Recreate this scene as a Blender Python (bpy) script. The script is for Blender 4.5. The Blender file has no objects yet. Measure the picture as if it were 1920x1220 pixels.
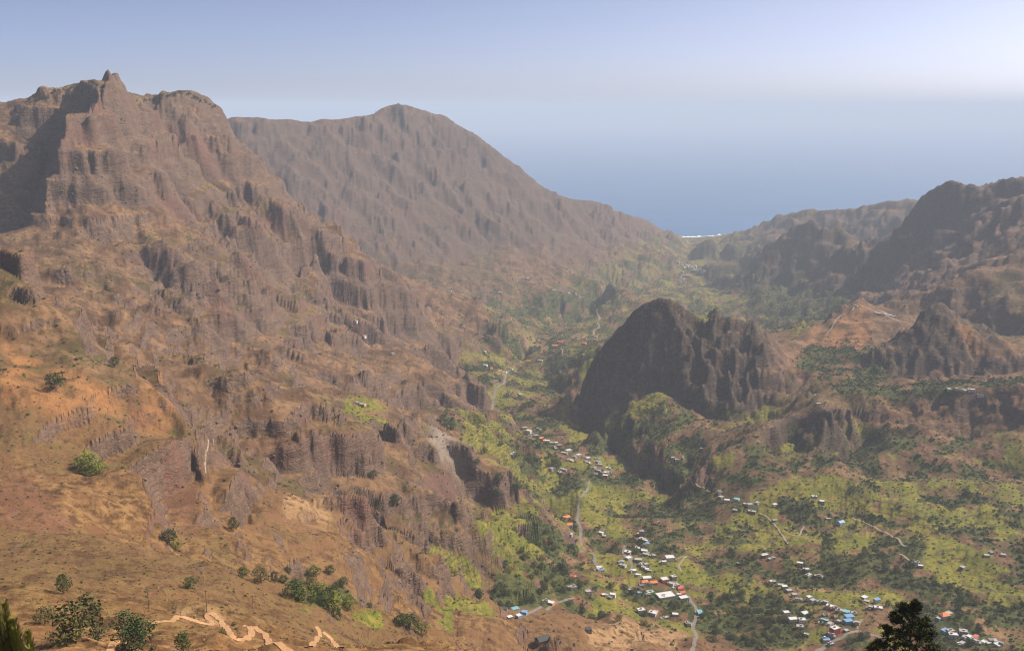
import bpy, bmesh, math, random
import numpy as np
from mathutils import Vector, Matrix

R = math.radians
scene = bpy.context.scene
COL = scene.collection

# ------------------------------------------------------------------ camera
CAM_Z = 1100.0                     # viewpoint, metres above the sea
PITCH = R(12.24)
FOCAL = 1867.0                     # focal length in pixels of a 1920 px wide frame
cam_data = bpy.data.cameras.new('camera')
cam_data.sensor_width = 36.0
cam_data.lens = 36.0 * FOCAL / 1920.0
cam_data.clip_start = 1.0
cam_data.clip_end = 200000.0
cam = bpy.data.objects.new('camera', cam_data)
cam.location = (0, 0, CAM_Z)
cam.rotation_euler = (R(90) - PITCH, 0, 0)
COL.objects.link(cam)
scene.camera = cam
scene.render.resolution_x, scene.render.resolution_y = 1024, 650

# ------------------------------------------------------------------ sky, sun, exposure
SUN_EL, SUN_AZ = R(43), R(70)      # azimuth measured clockwise from the view direction (+y)
world = bpy.data.worlds.new('World')
scene.world = world
world.use_nodes = True
wn = world.node_tree
wn.nodes.clear()
sky = wn.nodes.new('ShaderNodeTexSky')
sky.sky_type = 'NISHITA'
sky.sun_disc = False
sky.sun_elevation = SUN_EL
sky.sun_rotation = SUN_AZ
sky.altitude = 2200.0
sky.air_density = 0.24
sky.dust_density = 11.0
sky.ozone_density = 0.8
bg = wn.nodes.new('ShaderNodeBackground')
bg.inputs['Strength'].default_value = 0.15
wo = wn.nodes.new('ShaderNodeOutputWorld')
wn.links.new(sky.outputs[0], bg.inputs['Color'])
wn.links.new(bg.outputs[0], wo.inputs['Surface'])

sun_data = bpy.data.lights.new('sun', 'SUN')
sun_data.energy = 4.1
sun_data.angle = R(0.53)
sun_data.color = (1.0, 0.93, 0.83)
sun = bpy.data.objects.new('sun', sun_data)
sd = Vector((math.sin(SUN_AZ) * math.cos(SUN_EL), math.cos(SUN_AZ) * math.cos(SUN_EL), math.sin(SUN_EL)))
sun.rotation_euler = (-sd).to_track_quat('-Z', 'Y').to_euler()
sun.location = (3000, 0, 4000)
COL.objects.link(sun)

vs = scene.view_settings
vs.view_transform = 'Standard'
vs.look = 'None'
vs.exposure = 0.68
vs.gamma = 1.0
vs.use_curve_mapping = False
scene.render.engine = 'CYCLES'
scene.cycles.use_denoising = True
scene.cycles.filter_width = 1.1
scene.cycles.max_bounces = 4
scene.cycles.diffuse_bounces = 2
scene.cycles.glossy_bounces = 2
scene.cycles.transmission_bounces = 2
scene.cycles.transparent_max_bounces = 6
scene.cycles.volume_bounces = 1
scene.cycles.caustics_reflective = False
scene.cycles.caustics_refractive = False

# ------------------------------------------------------------------ numpy helpers
rng = np.random.default_rng(7)
random.seed(7)
CP, SP = math.cos(PITCH), math.sin(PITCH)

def slope_dir(px, py):
    """bearing tangent (x per metre of depth) and fall per metre of depth of a sight line"""
    dx = (np.asarray(px, float) - 960.0) / FOCAL
    dy = (610.0 - np.asarray(py, float)) / FOCAL
    Y = CP + dy * SP
    return dx / Y, -(-SP + dy * CP) / Y

def spot(px, py, D):
    a, b = slope_dir(px, py)
    return np.array([a * D, D, CAM_Z - b * D])

_perm = np.random.default_rng(11).permutation(4096).astype(np.int32)
_gang = (np.random.default_rng(12).random(4096) * 2 * np.pi)
_gx, _gy = np.cos(_gang).astype(np.float32), np.sin(_gang).astype(np.float32)

def perlin(x, y, seed=0):
    xi = np.floor(x); yi = np.floor(y)
    fx = (x - xi).astype(np.float32); fy = (y - yi).astype(np.float32)
    xi = xi.astype(np.int32); yi = yi.astype(np.int32)
    u = fx * fx * fx * (fx * (fx * 6 - 15) + 10)
    v = fy * fy * fy * (fy * (fy * 6 - 15) + 10)
    def g(ix, iy, ax, ay):
        h = _perm[(_perm[(ix + seed * 57) & 4095] + iy) & 4095]
        return _gx[h] * ax + _gy[h] * ay
    a = g(xi, yi, fx, fy); b = g(xi + 1, yi, fx - 1, fy)
    c = g(xi, yi + 1, fx, fy - 1); d = g(xi + 1, yi + 1, fx - 1, fy - 1)
    a += u * (b - a); c += u * (d - c)
    return a + v * (c - a)

def fbm(x, y, wave, octaves, seed=0, gain=0.5, ridged=False):
    s = np.zeros(np.shape(x), np.float32); amp = 1.0; tot = 0
    for k in range(octaves):
        n = perlin(x / wave, y / wave, seed + k)
        if ridged:
            n = 0.5 - 2 * np.abs(n)
        s += amp * n; tot += amp
        amp *= gain; wave *= 0.5
    return s / tot

def smoothstep(a, b, x):
    t = np.clip((x - a) / (b - a), 0, 1)
    return t * t * (3 - 2 * t)

def blur(a, n, axis):
    if n < 1:
        return a
    k = np.arange(-3 * n, 3 * n + 1); w = np.exp(-0.5 * (k / n) ** 2); w /= w.sum()
    p = [(0, 0)] * a.ndim; p[axis] = (3 * n, 3 * n)
    b = np.pad(a, p, mode='edge')
    out = np.zeros_like(a)
    for i, wi in enumerate(w):
        sl = [slice(None)] * a.ndim; sl[axis] = slice(i, i + a.shape[axis])
        out += wi * b[tuple(sl)]
    return out
# ------------------------------------------------------------------ the lie of the land
# Crest lines, valley lines, cliff lips and cliff feet, surveyed from the viewpoint as
# (picture column, picture row, metres of depth) and turned into real points.
SKY, LINE, EDGE = 'crest', 'line', 'edge'
FEATURES = [
 # --- left range
 (SKY, [(-420,215,2950),(-250,180,2950),(-120,200,2950),(0,194,2950),(25,198,2940),(50,199,2930),(80,185,2910),(105,166,2880),(130,160,2830),(160,149,2740),(175,150,2690),(188,156,2630),(195,152,2590),(199,119,2552),(211,119,2556),(218,148,2575),(228,164,2610),(246,188,2680),(254,196,2780),(262,183,2900),(290,179,3000),(318,172,3030),(345,166,3050),(372,172,3080),(390,182,3100),(410,202,3150),(428,228,3200)]),
 (EDGE, [(428,228,3200),(440,262,3190),(462,300,3150),(497,330,3100),(520,352,3100),(550,388,3080),(590,416,3060),(630,440,3030),(658,452,3010),(700,486,2990),(745,506,2990),(768,532,2990),(788,580,3000),(806,620,3010),(822,650,3030),(835,678,3060)]),
 (SKY, [(400,230,5200),(440,214,5300),(470,217,5350),(500,222,5450),(545,224,5550),(590,228,5650),(605,219,5660),(620,226,5700),(660,219,5850),(700,212,6050),(720,199,6150),(745,193,6250),(768,196,6300),(790,203,6350),(812,210,6400),(835,216,6482),(852,226,6470),(880,243,6470),(912,262,6504),(926,277,6504),(955,302,6550),(985,322,6592),(1005,344,6620),(1040,362,6694),(1062,372,6714),(1095,376,6850),(1115,377,6950),(1150,392,7150),(1185,404,7400),(1205,410,7500),(1235,428,7900),(1252,436,8100),(1262,444,8300)]),
 # spur below the pinnacle and the wall beside it
 (LINE, [(201,160,2530),(188,195,2440),(165,222,2370),(130,244,2300),(118,258,2270),(113,300,2230),(112,340,2205),(108,372,2180),(88,428,2100),(62,470,2000),(30,500,1900)]),
 (LINE, [(60,275,2620),(85,320,2560),(85,372,2440),(60,420,2280),(20,440,2140),(-80,450,2000)]),
 (LINE, [(-60,260,2520),(0,268,2540),(40,262,2560),(100,250,2520),(150,215,2520)]),
 (LINE, [(-60,330,2450),(0,335,2440),(40,340,2460)]),
 (LINE, [(165,222,2370),(215,235,2440),(255,262,2520),(292,285,2580),(320,330,2560),(345,390,2500),(362,430,2440)]),
 (LINE, [(118,300,2235),(180,310,2260),(240,320,2330),(300,330,2420)]),
 (LINE, [(110,400,2130),(180,405,2160),(250,410,2220),(320,412,2330),(360,420,2400)]),
 (LINE, [(88,450,2050),(150,462,2060),(210,470,2080),(262,480,2110)]),
 (LINE, [(262,470,2100),(300,452,2090),(345,470,2120),(352,500,2110)]),
 (LINE, [(262,492,2060),(290,515,2040),(350,530,2050),(390,560,2080),(440,582,2110),(490,602,2140),(512,600,2180)]),
 (LINE, [(380,440,2390),(425,462,2300),(460,500,2230),(500,560,2200),(510,590,2200)]),
 (LINE, [(512,600,2180),(528,560,2380),(545,545,2560),(560,530,2700),(590,520,2800)]),
 # columnar wall and the ledges of the second mass
 (LINE, [(262,262,2700),(310,268,2780),(360,275,2860),(410,290,2920),(455,300,3000)]),
 (LINE, [(355,312,2830),(400,308,2880),(450,306,2960),(490,308,3060)]),
 (LINE, [(350,342,2800),(400,340,2850),(450,340,2930),(500,342,3060)]),
 (LINE, [(375,395,2700),(430,400,2740),(500,405,2800),(570,412,2940)]),
 (LINE, [(420,438,2560),(480,440,2620),(540,445,2720),(600,455,2870)]),
 (LINE, [(545,500,2620),(590,500,2750),(640,505,2830),(700,520,2900),(750,540,2950)]),
 (LINE, [(590,522,2790),(630,575,2740),(680,598,2780),(720,612,2830),(760,628,2890),(800,640,2960),(822,668,3020)]),
 # --- the long brown slope under the walls
 (LINE, [(0,470,1850),(80,500,1830),(180,530,1850),(280,560,1880),(380,600,1920),(470,640,1960),(560,660,2100),(650,670,2350),(740,670,2600),(820,690,2850)]),
 (LINE, [(30,500,1750),(110,545,1620),(200,600,1560),(300,650,1530),(400,690,1560),(470,715,1620)]),
 (LINE, [(470,665,1850),(520,690,1800),(600,725,1800),(680,760,1830),(740,778,1900)]),
 (LINE, [(560,640,2200),(640,655,2350),(700,640,2480),(760,650,2560),(808,668,2600),(836,690,2600)]),
 (LINE, [(640,735,1900),(720,715,2130),(800,700,2320),(850,698,2400),(880,712,2400),(902,735,2380),(912,762,2350)]),
 (LINE, [(700,770,1980),(760,768,2100),(830,775,2200),(880,782,2240),(906,785,2260)]),
 (LINE, [(835,678,3060),(868,700,2960),(912,735,2800),(930,775,2620),(945,800,2500)]),
 # near left spur with the orange crag
 (EDGE, [(-300,420,1300),(-120,470,1220),(0,504,1160),(40,525,1140),(85,562,1120),(112,596,1095),(135,640,1070),(168,672,1045),(215,692,1025),(262,714,1010),(310,742,1000),(338,775,980),(365,830,950),(385,880,920),(392,940,880),(392,985,850)]),
 (LINE, [(-260,640,980),(-100,690,930),(0,720,900),(90,750,890),(180,770,900),(260,790,910)]),
 (LINE, [(-200,830,800),(0,852,780),(100,880,780),(200,920,775),(260,965,775),(320,1008,780),(380,1000,820)]),
 (LINE, [(-100,565,1400),(60,580,1360),(150,650,1300),(220,680,1250),(310,716,1210),(390,760,1190),(440,820,1150)]),
 # red outcrop spur
 (LINE, [(300,680,1450),(390,700,1330),(440,722,1310),(500,745,1340),(560,765,1390),(630,785,1450),(690,795,1520),(760,800,1600),(805,800,1680),(815,790,1760)]),
 (LINE, [(400,800,1180),(470,815,1190),(560,835,1240),(640,850,1320),(690,850,1390),(760,850,1500),(800,830,1600)]),
 (LINE, [(390,890,1080),(480,900,1100),(600,920,1160),(700,940,1260),(800,930,1420),(880,910,1600)]),
 (LINE, [(815,790,1760),(850,850,1700),(890,905,1650),(960,960,1660),(1000,1000,1640)]),
 (LINE, [(500,985,930),(560,960,1010),(640,985,1060),(740,985,1170),(830,1010,1270),(930,1030,1380)]),
 (LINE, [(700,975,1230),(760,965,1290),(800,985,1300)]),
 (LINE, [(480,1050,800),(580,1060,850),(680,1080,920),(780,1070,1080),(880,1080,1200),(980,1075,1320),(1060,1060,1440)]),
 (LINE, [(760,1130,980),(850,1150,1040),(940,1140,1180),(1030,1110,1300),(1100,1090,1400)]),
 (LINE, [(690,1215,800),(760,1200,870),(860,1190,960),(960,1170,1100),(1060,1150,1240),(1150,1160,1300),(1230,1170,1330)]),
 (LINE, [(900,1260,860),(1000,1235,950),(1080,1215,1040),(1160,1205,1130),(1230,1215,1180)]),
 # yellow-green terraces
 (LINE, [(830,760,2250),(872,772,2130),(905,800,2120),(960,830,2150),(1010,870,2060),(1060,900,2000),(1085,930,1900)]),
 (LINE, [(880,820,2000),(920,870,1900),(980,930,1780),(1030,980,1720),(1060,1010,1680)]),
 (LINE, [(930,790,2480),(985,815,2360),(1050,842,2240),(1100,870,2110),(1140,892,2026)]),
 (LINE, [(1062,985,1770),(1090,955,1850),(1085,920,1920),(1105,900,2010)]),
 # --- camera hill and near gully
 (LINE, [(-300,1210,255),(0,1200,275),(150,1205,285),(300,1210,300),(420,1225,320),(520,1250,340)]),
 (LINE, [(-300,1100,420),(0,1105,430),(160,1120,430),(320,1140,440),(450,1165,450),(560,1190,470),(620,1220,470)]),
 (LINE, [(-300,985,610),(0,1000,610),(150,1005,620),(300,1030,620),(400,1065,610),(480,1092,605),(560,1128,595),(620,1160,590),(680,1205,580),(720,1260,570)]),
 (LINE, [(-250,925,700),(0,940,700),(150,965,700),(300,1012,725),(400,1042,735),(500,1075,735),(560,1100,745),(620,1125,770),(680,1155,800),(740,1185,830),(800,1205,860),(880,1240,880)]),
 # --- valley stream
 (LINE, [(1600,1300,1120),(1420,1215,1230),(1335,1130,1420),(1312,1060,1570),(1288,1000,1720),(1220,935,1930),(1185,895,2080),(1160,862,2205),(1125,835,2375),(1085,800,2560),(1062,765,2770),(1010,715,3130),(975,690,3350),(985,660,3640),(1010,640,3900),(1060,620,4230),(1110,590,4800),(1160,560,5250),(1230,530,5850),(1290,518,6150),(1296,495,6750),(1290,465,7850),(1290,446,8650)]),
 (LINE, [(1140,1045,1610),(1120,990,1760),(1150,930,1960)]),
 # --- central crag
 (EDGE, [(1084,716,2590),(1112,672,2600),(1118,655,2600),(1135,641,2600),(1158,622,2600),(1180,590,2600),(1202,562,2600),(1225,556,2595),(1238,552,2592),(1243,545,2590),(1248,553,2590),(1264,562,2590),(1290,583,2600),(1320,595,2605),(1352,599,2600),(1382,596,2590),(1410,603,2575),(1425,619,2560),(1445,640,2545),(1462,668,2530),(1500,690,2530)]),
 (LINE, [(1082,723,2560),(1120,738,2520),(1160,746,2480),(1210,755,2440),(1255,769,2420),(1310,787,2370),(1350,799,2320),(1400,804,2280),(1440,795,2270),(1475,765,2310),(1500,735,2420)]),
 (LINE, [(1150,665,2560),(1200,645,2540),(1250,640,2520),(1285,650,2520)]),
 (LINE, [(1190,722,2490),(1240,715,2470),(1290,725,2450)]),
 (LINE, [(1060,690,3150),(1120,640,3150),(1200,620,3120),(1300,625,3100),(1400,640,3020),(1460,655,2900)]),
 (LINE, [(1300,640,2560),(1345,640,2540),(1390,640,2520),(1440,660,2490)]),
 (LINE, [(1310,700,2470),(1360,690,2460),(1410,710,2410),(1450,720,2390)]),
 (LINE, [(1030,745,2650),(1070,756,2560),(1120,758,2500),(1180,763,2450)]),
 # terraced hill in front of the crag
 (EDGE, [(1245,728,2410),(1215,742,2380),(1180,765,2330),(1140,790,2290),(1113,802,2265)]),
 (EDGE, [(1245,728,2410),(1262,760,2330),(1250,800,2220),(1210,830,2160),(1165,838,2190)]),
 (LINE, [(1098,808,2420),(1108,838,2330),(1160,856,2210),(1200,862,2120),(1260,868,2060),(1310,880,2000)]),
 # --- lookout ridge, ribs and the plateau lip on the right
 (LINE, [(1555,722,2330),(1532,742,2260),(1505,768,2190),(1470,790,2130),(1430,812,2070),(1390,836,2010),(1350,856,1970),(1310,870,1950)]),
 (LINE, [(1535,748,2240),(1545,775,2150),(1550,805,2060),(1540,840,1990),(1540,872,1930)]),
 (LINE, [(1480,830,2120),(1470,870,1980),(1500,892,1890),(1545,892,1890),(1590,900,1890)]),
 (LINE, [(1590,800,2180),(1600,850,2080),(1575,885,1960)]),
 (LINE, [(1745,760,2190),(1730,795,2110),(1700,825,2030),(1650,858,1970),(1600,890,1920)]),
 (LINE, [(1590,898,1900),(1640,905,1880),(1700,905,1870),(1760,900,1900),(1850,905,1900),(1960,910,1880)]),
 (LINE, [(1532,742,2260),(1580,748,2260),(1640,750,2240),(1700,746,2220),(1760,738,2200),(1830,732,2180),(1900,728,2160),(2000,725,2140),(2150,715,2100)]),
 (LINE, [(1590,780,2210),(1660,795,2160),(1760,830,2060),(1850,825,2040),(1920,820,2030),(2060,810,2010)]),
 (LINE, [(1510,692,2560),(1560,707,2500),(1620,714,2470),(1655,720,2450),(1700,724,2430),(1780,718,2420),(1900,711,2420),(2000,700,2430)]),
 # cone on its plinth
 (EDGE, [(1662,662,2560),(1690,646,2585),(1712,620,2610),(1728,595,2632),(1742,572,2652),(1752,562,2660),(1770,567,2668),(1790,588,2700),(1815,612,2740),(1845,632,2770),(1882,652,2790)]),
 (EDGE, [(1768,567,2664),(1800,604,2630),(1840,638,2590),(1872,656,2560)]),
 (EDGE, [(1662,662,2560),(1700,656,2560),(1740,663,2545),(1790,669,2535),(1840,667,2540),(1890,656,2545),(1914,660,2550),(1990,640,2560)]),
 (LINE, [(1650,704,2510),(1690,715,2505),(1740,712,2495),(1800,708,2490),(1860,706,2490),(1915,704,2490)]),
 (LINE, [(1700,640,2790),(1760,640,2870),(1840,660,2920),(1920,660,2880)]),
 (SKY, [(1880,640,2960),(1905,618,2930),(1930,600,2900),(2000,560,2880)]),
 # path ridge
 (EDGE, [(1462,668,2530),(1500,662,2720),(1530,642,2880),(1555,610,3000),(1572,598,3040),(1585,580,3080),(1598,572,3100),(1615,572,3090),(1640,585,3060),(1668,593,3020),(1690,604,2980),(1712,618,2900),(1725,628,2800)]),
 (LINE, [(1590,574,3110),(1597,562,3125),(1606,557,3130),(1616,562,3125),(1622,573,3110)]),
 (LINE, [(1530,690,2600),(1580,670,2700),(1640,665,2700),(1680,650,2740)]),
 (LINE, [(1460,640,3250),(1540,600,3550),(1620,590,3450),(1700,600,3200),(1760,610,3080)]),
 # --- right range
 (SKY, [(1392,452,8200),(1420,432,8000),(1450,415,7800),(1482,399,7600),(1520,390,7400),(1540,396,7350),(1565,392,7250),(1605,393,7100),(1620,386,7000),(1640,384,6900),(1665,375,6800),(1690,380,6700),(1720,376,6600),(1800,360,6400)]),
 (SKY, [(1380,500,6400),(1420,478,6200),(1455,450,6000),(1490,425,5750),(1508,413,5600),(1525,408,5550),(1540,424,5450),(1552,428,5400),(1566,411,5350),(1580,425,5300),(1595,445,5200),(1612,462,5150),(1625,460,5100),(1650,446,5000),(1680,438,4900),(1693,420,4800),(1700,402,4750),(1715,382,4680),(1732,362,4630),(1752,349,4580),(1770,342,4540),(1786,337,4500),(1802,347,4500),(1820,355,4500),(1850,352,4480),(1868,342,4450),(1890,336,4420),(1905,339,4400),(1920,334,4400),(1990,320,4350),(2150,290,4200),(2350,280,4000)]),
 (LINE, [(1693,420,4780),(1715,400,4600),(1735,393,4500),(1760,415,4420),(1790,440,4300),(1800,470,4200)]),
 (LINE, [(1920,368,4000),(1890,385,3980),(1860,415,3950),(1830,455,3900),(1800,480,3900),(1760,500,3900),(1725,540,3900)]),
 (LINE, [(1330,545,5700),(1400,560,5050),(1470,562,4750),(1540,560,4560),(1600,560,4400),(1650,560,4250),(1700,556,4050)]),
 (LINE, [(1480,500,5300),(1540,510,5000),(1600,520,4750),(1660,500,4650)]),
 (LINE, [(1300,590,4900),(1380,610,4400),(1450,630,3950),(1470,640,3650)]),
 (LINE, [(1500,600,4150),(1560,590,3950),(1620,585,3800)]),
 (LINE, [(2100,430,3500),(1990,455,3450),(1920,478,3400),(1870,500,3370),(1840,508,3340),(1818,514,3310),(1790,530,3330),(1755,542,3400),(1715,556,3500),(1680,572,3600)]),
 (LINE, [(1818,514,3310),(1812,540,3250),(1815,575,3150)]),
 (LINE, [(1990,520,3200),(1920,545,3150),(1870,560,3120),(1850,600,3040),(1870,625,3000)]),
 (LINE, [(1780,600,3150),(1820,606,3080),(1860,640,2960)]),
 (EDGE, [(1296,472,7000),(1308,458,7030),(1322,447,7050),(1340,438,7050),(1356,446,7020),(1376,456,6980),(1392,470,6920),(1402,484,6850)]),
 (LINE, [(1284,484,6900),(1296,500,6680),(1322,506,6620),(1350,508,6600),(1390,508,6560)]),
 (LINE, [(1290,462,7500),(1330,462,7550),(1380,468,7500)]),
 (EDGE, [(1316,524,6100),(1328,503,6140),(1340,497,6150),(1356,491,6150),(1374,497,6110),(1388,504,6060),(1408,510,6000)]),
 (LINE, [(1308,548,5820),(1322,544,5900),(1345,538,5960),(1372,533,5940),(1410,530,5860)]),
 # --- far valley, left side
 (LINE, [(600,495,4350),(680,520,4400),(760,532,4350),(850,541,4380),(950,528,4700),(1010,518,5050),(1100,500,5500),(1170,482,6100),(1215,470,6700),(1240,462,7300)]),
 (LINE, [(1100,470,6100),(1150,455,6500),(1200,440,7200)]),
 (LINE, [(1215,478,6300),(1250,480,6500),(1262,505,6200),(1230,515,6000)]),
 (LINE, [(790,545,3900),(840,550,3780),(890,560,3680),(915,590,3560),(960,620,3500),(985,640,3560)]),
 (LINE, [(780,570,3500),(810,590,3400),(850,630,3300),(900,665,3300),(940,680,3330)]),
 (EDGE, [(960,560,4500),(1000,545,4650),(1040,542,4700),(1085,560,4600),(1090,590,4500)]),
 (LINE, [(940,590,4350),(1000,605,4330),(1050,605,4350)]),
 (EDGE, [(1085,520,5300),(1130,525,5000),(1165,545,4750),(1200,570,4500),(1230,590,4300)]),
 (LINE, [(860,500,4900),(910,470,5250),(960,455,5500)]),
]
WORLD_LINES = [   # ground that the picture does not show: under the viewpoint, off to the sides, behind the crests
 [(-45,42,1068),(0,42,1068),(45,42,1066)],
 [(-75,75,1044),(0,75,1046),(75,75,1040)],
 [(-150,160,996),(0,150,1000),(52,120,1018),(120,160,985)],
 [(-40,330,905),(120,330,880),(280,330,850)],
 [(100,560,730),(300,560,660),(500,560,620)],
 [(200,800,520),(450,850,470),(750,850,480)],
 [(330,1020,430),(600,1000,420),(1000,1000,430)],
 [(-7000,9150,-30),(-3000,9100,-30),(-500,9000,-25),(500,8900,-20),(1600,8900,-12),(2600,8950,-25),(7000,9050,-30)],
 [(-7000,9800,-60),(7000,9800,-60)],
 [(-6000,8200,60),(-2500,8100,80),(-500,8400,60)],
 [(2400,8200,90),(4000,8300,80),(6000,8300,80)],
 [(-3200,3900,700),(-2600,3700,760),(-1900,3550,800),(-1450,3600,760),(-1150,3800,760)],
 [(3500,5500,900),(4500,6500,700)],
]
for kind, pts in list(FEATURES):
    if kind == SKY and min(p[2] for p in pts) > 3900:                 # far side of a crest
        back = [spot(*p) + np.array([0, 700.0, -420.0]) for p in pts[::3]]
        WORLD_LINES.append([(b[0], b[1], max(b[2], 25.0)) for b in back])

TH0, TH1 = R(-38), R(38)
R0, R1 = 40.0, 9700.0

def solve_land(step_deg=0.125):
    h = R(step_deg)
    nt = int((TH1 - TH0) / h) + 1
    nr = int(math.log(R1 / R0) / h) + 1
    acc = np.zeros((nr, nt)); cnt = np.zeros((nr, nt))
    held = np.zeros((nr, nt))
    def put(p, edge=False):
        r = np.hypot(p[:, 0], p[:, 1]); t = np.arctan2(p[:, 0], p[:, 1])
        i = np.round(np.log(np.maximum(r, 1) / R0) / h).astype(int); j = np.round((t - TH0) / h).astype(int)
        ok = (i >= 0) & (i < nr) & (j >= 0) & (j < nt)
        np.add.at(acc, (i[ok], j[ok]), p[ok, 2]); np.add.at(cnt, (i[ok], j[ok]), 1)
        if edge: held[i[ok], j[ok]] = 1
    lines = [np.array([spot(*p) for p in pts]) for _, pts in FEATURES] + [np.array(l, float) for l in WORLD_LINES]
    for li, l in enumerate(lines):
        edge = li < len(FEATURES) and FEATURES[li][0] != LINE
        for a, b in zip(l[:-1], l[1:]):
            n = int(np.linalg.norm(b - a) / (0.5 * h * min(np.hypot(a[0], a[1]), np.hypot(b[0], b[1])))) + 2
            t = np.linspace(0, 1, n)[:, None]
            put(a + (b - a) * t, edge)
    levels = [(acc, cnt)]
    while min(levels[-1][0].shape) > 12:
        a, c = levels[-1]
        a = np.pad(a, ((0, a.shape[0] % 2), (0, a.shape[1] % 2))); c = np.pad(c, ((0, c.shape[0] % 2), (0, c.shape[1] % 2)))
        f = lambda q: q[0::2, 0::2] + q[1::2, 0::2] + q[0::2, 1::2] + q[1::2, 1::2]
        m = np.where(c > 0, a / np.maximum(c, 1), 0)
        levels.append((f(m * (c > 0)), f((c > 0).astype(float))))
    z = None
    for a, c in levels[::-1]:
        known = c > 0; val = a / np.maximum(c, 1)
        if z is None:
            z = np.full(a.shape, 500.0); it = 600
        else:
            z = np.repeat(np.repeat(z, 2, 0), 2, 1)[:a.shape[0], :a.shape[1]]
            p = np.pad(z, 1, mode='edge'); z = (p[:-2, 1:-1] + 2 * p[1:-1, 1:-1] + p[2:, 1:-1]) / 4
            p = np.pad(z, 1, mode='edge'); z = (p[1:-1, :-2] + 2 * p[1:-1, 1:-1] + p[1:-1, 2:]) / 4
            it = 600 if a.size < 30000 else (250 if a.size < 150000 else (120 if a.size < 600000 else 50))
        for _ in range(it):
            p = np.pad(z, 1, mode='edge')
            z = 0.25 * (p[:-2, 1:-1] + p[2:, 1:-1] + p[1:-1, :-2] + p[1:-1, 2:])
            z = np.where(known, val, z)
    z = blur(blur(z, 1, 0), 1, 1)
    held = np.clip(blur(blur(held, 2, 0), 2, 1) / 0.16, 0, 1)
    return z, h, held

LAND, LAND_H, HELD = solve_land()

def land_sample(th, lr, arr=None):
    a = LAND if arr is None else arr
    i = np.clip(lr / LAND_H, 0, a.shape[0] - 1.001); j = np.clip((th - TH0) / LAND_H, 0, a.shape[1] - 1.001)
    i0 = i.astype(int); j0 = j.astype(int); fi = i - i0; fj = j - j0
    return (a[i0, j0] * (1 - fi) + a[i0 + 1, j0] * fi) * (1 - fj) + (a[i0, j0 + 1] * (1 - fi) + a[i0 + 1, j0 + 1] * fi) * fj

# fine fan of sample columns
NC, NF, NROW = 1180, 2200, 860
TH = np.linspace(R(-35.5), R(35.5), NC)
LRF = np.linspace(0.02, math.log(9500.0 / R0), NF)
RF = R0 * np.exp(LRF)

def gullies(x, y, gx, gy, wave, octaves, keep):
    """rills and ribs that run down the slope: stripes along the fall line, octave on octave"""
    out = np.zeros_like(x); amp = 1.0
    hx = np.zeros_like(x); hy = np.zeros_like(x)
    for o in range(octaves):
        u = x / wave; v = y / wave
        dx = (gy + hy); dy = -(gx + hx)
        n = np.sqrt(dx * dx + dy * dy) + 1e-4
        s = 1.0 / np.maximum(n, 0.6)
        dx = dx * s; dy = dy * s
        iu = np.floor(u).astype(np.int32); iv = np.floor(v).astype(np.int32)
        fu = (u - iu).astype(np.float32); fv = (v - iv).astype(np.float32)
        va = np.zeros_like(x); vx = np.zeros_like(x); vy = np.zeros_like(x); wt = np.zeros_like(x)
        for a in (-1, 0, 1):
            for b in (-1, 0, 1):
                hsh = _perm[(_perm[(iu + a + 31 * o) & 4095] + iv + b) & 4095]
                pu = fu - a - 0.5 - 0.45 * _gx[hsh]; pv = fv - b - 0.5 - 0.45 * _gy[hsh]
                w = np.exp(-2.2 * (pu * pu + pv * pv))
                m = (pu * dx + pv * dy) * 6.2832
                va += w * np.cos(m); sm = -np.sin(m) * w
                vx += sm * dx; vy += sm * dy; wt += w
        out += keep(wave) * amp * va / wt
        hx = hx + vx / wt * amp * 0.9; hy = hy + vy / wt * amp * 0.9
        amp *= 0.5; wave *= 0.52
    return out
lrg, thg = np.meshgrid(LRF, TH, indexing='ij')
rg = (R0 * np.exp(lrg)).astype(np.float32)
XF = (rg * np.sin(thg)).astype(np.float32); YF = (rg * np.cos(thg)).astype(np.float32)
ZB = land_sample(thg, lrg).astype(np.float32)

# large-scale fall line from the softened land
soft = blur(blur(LAND, 3, 0), 3, 1)
d_r = np.gradient(soft, LAND_H, axis=0); d_t = np.gradient(soft, LAND_H, axis=1)
gr = land_sample(thg, lrg, d_r).astype(np.float32) / rg
gt = land_sample(thg, lrg, d_t).astype(np.float32) / rg
st, ct = np.sin(thg).astype(np.float32), np.cos(thg).astype(np.float32)
GX = gr * st + gt * ct; GY = gr * ct - gt * st
SL = np.sqrt(GX * GX + GY * GY)
del gr, gt, st, ct

def keep(wave):
    return smoothstep(1.6, 4.0, wave / (rg * 0.00105))

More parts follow.
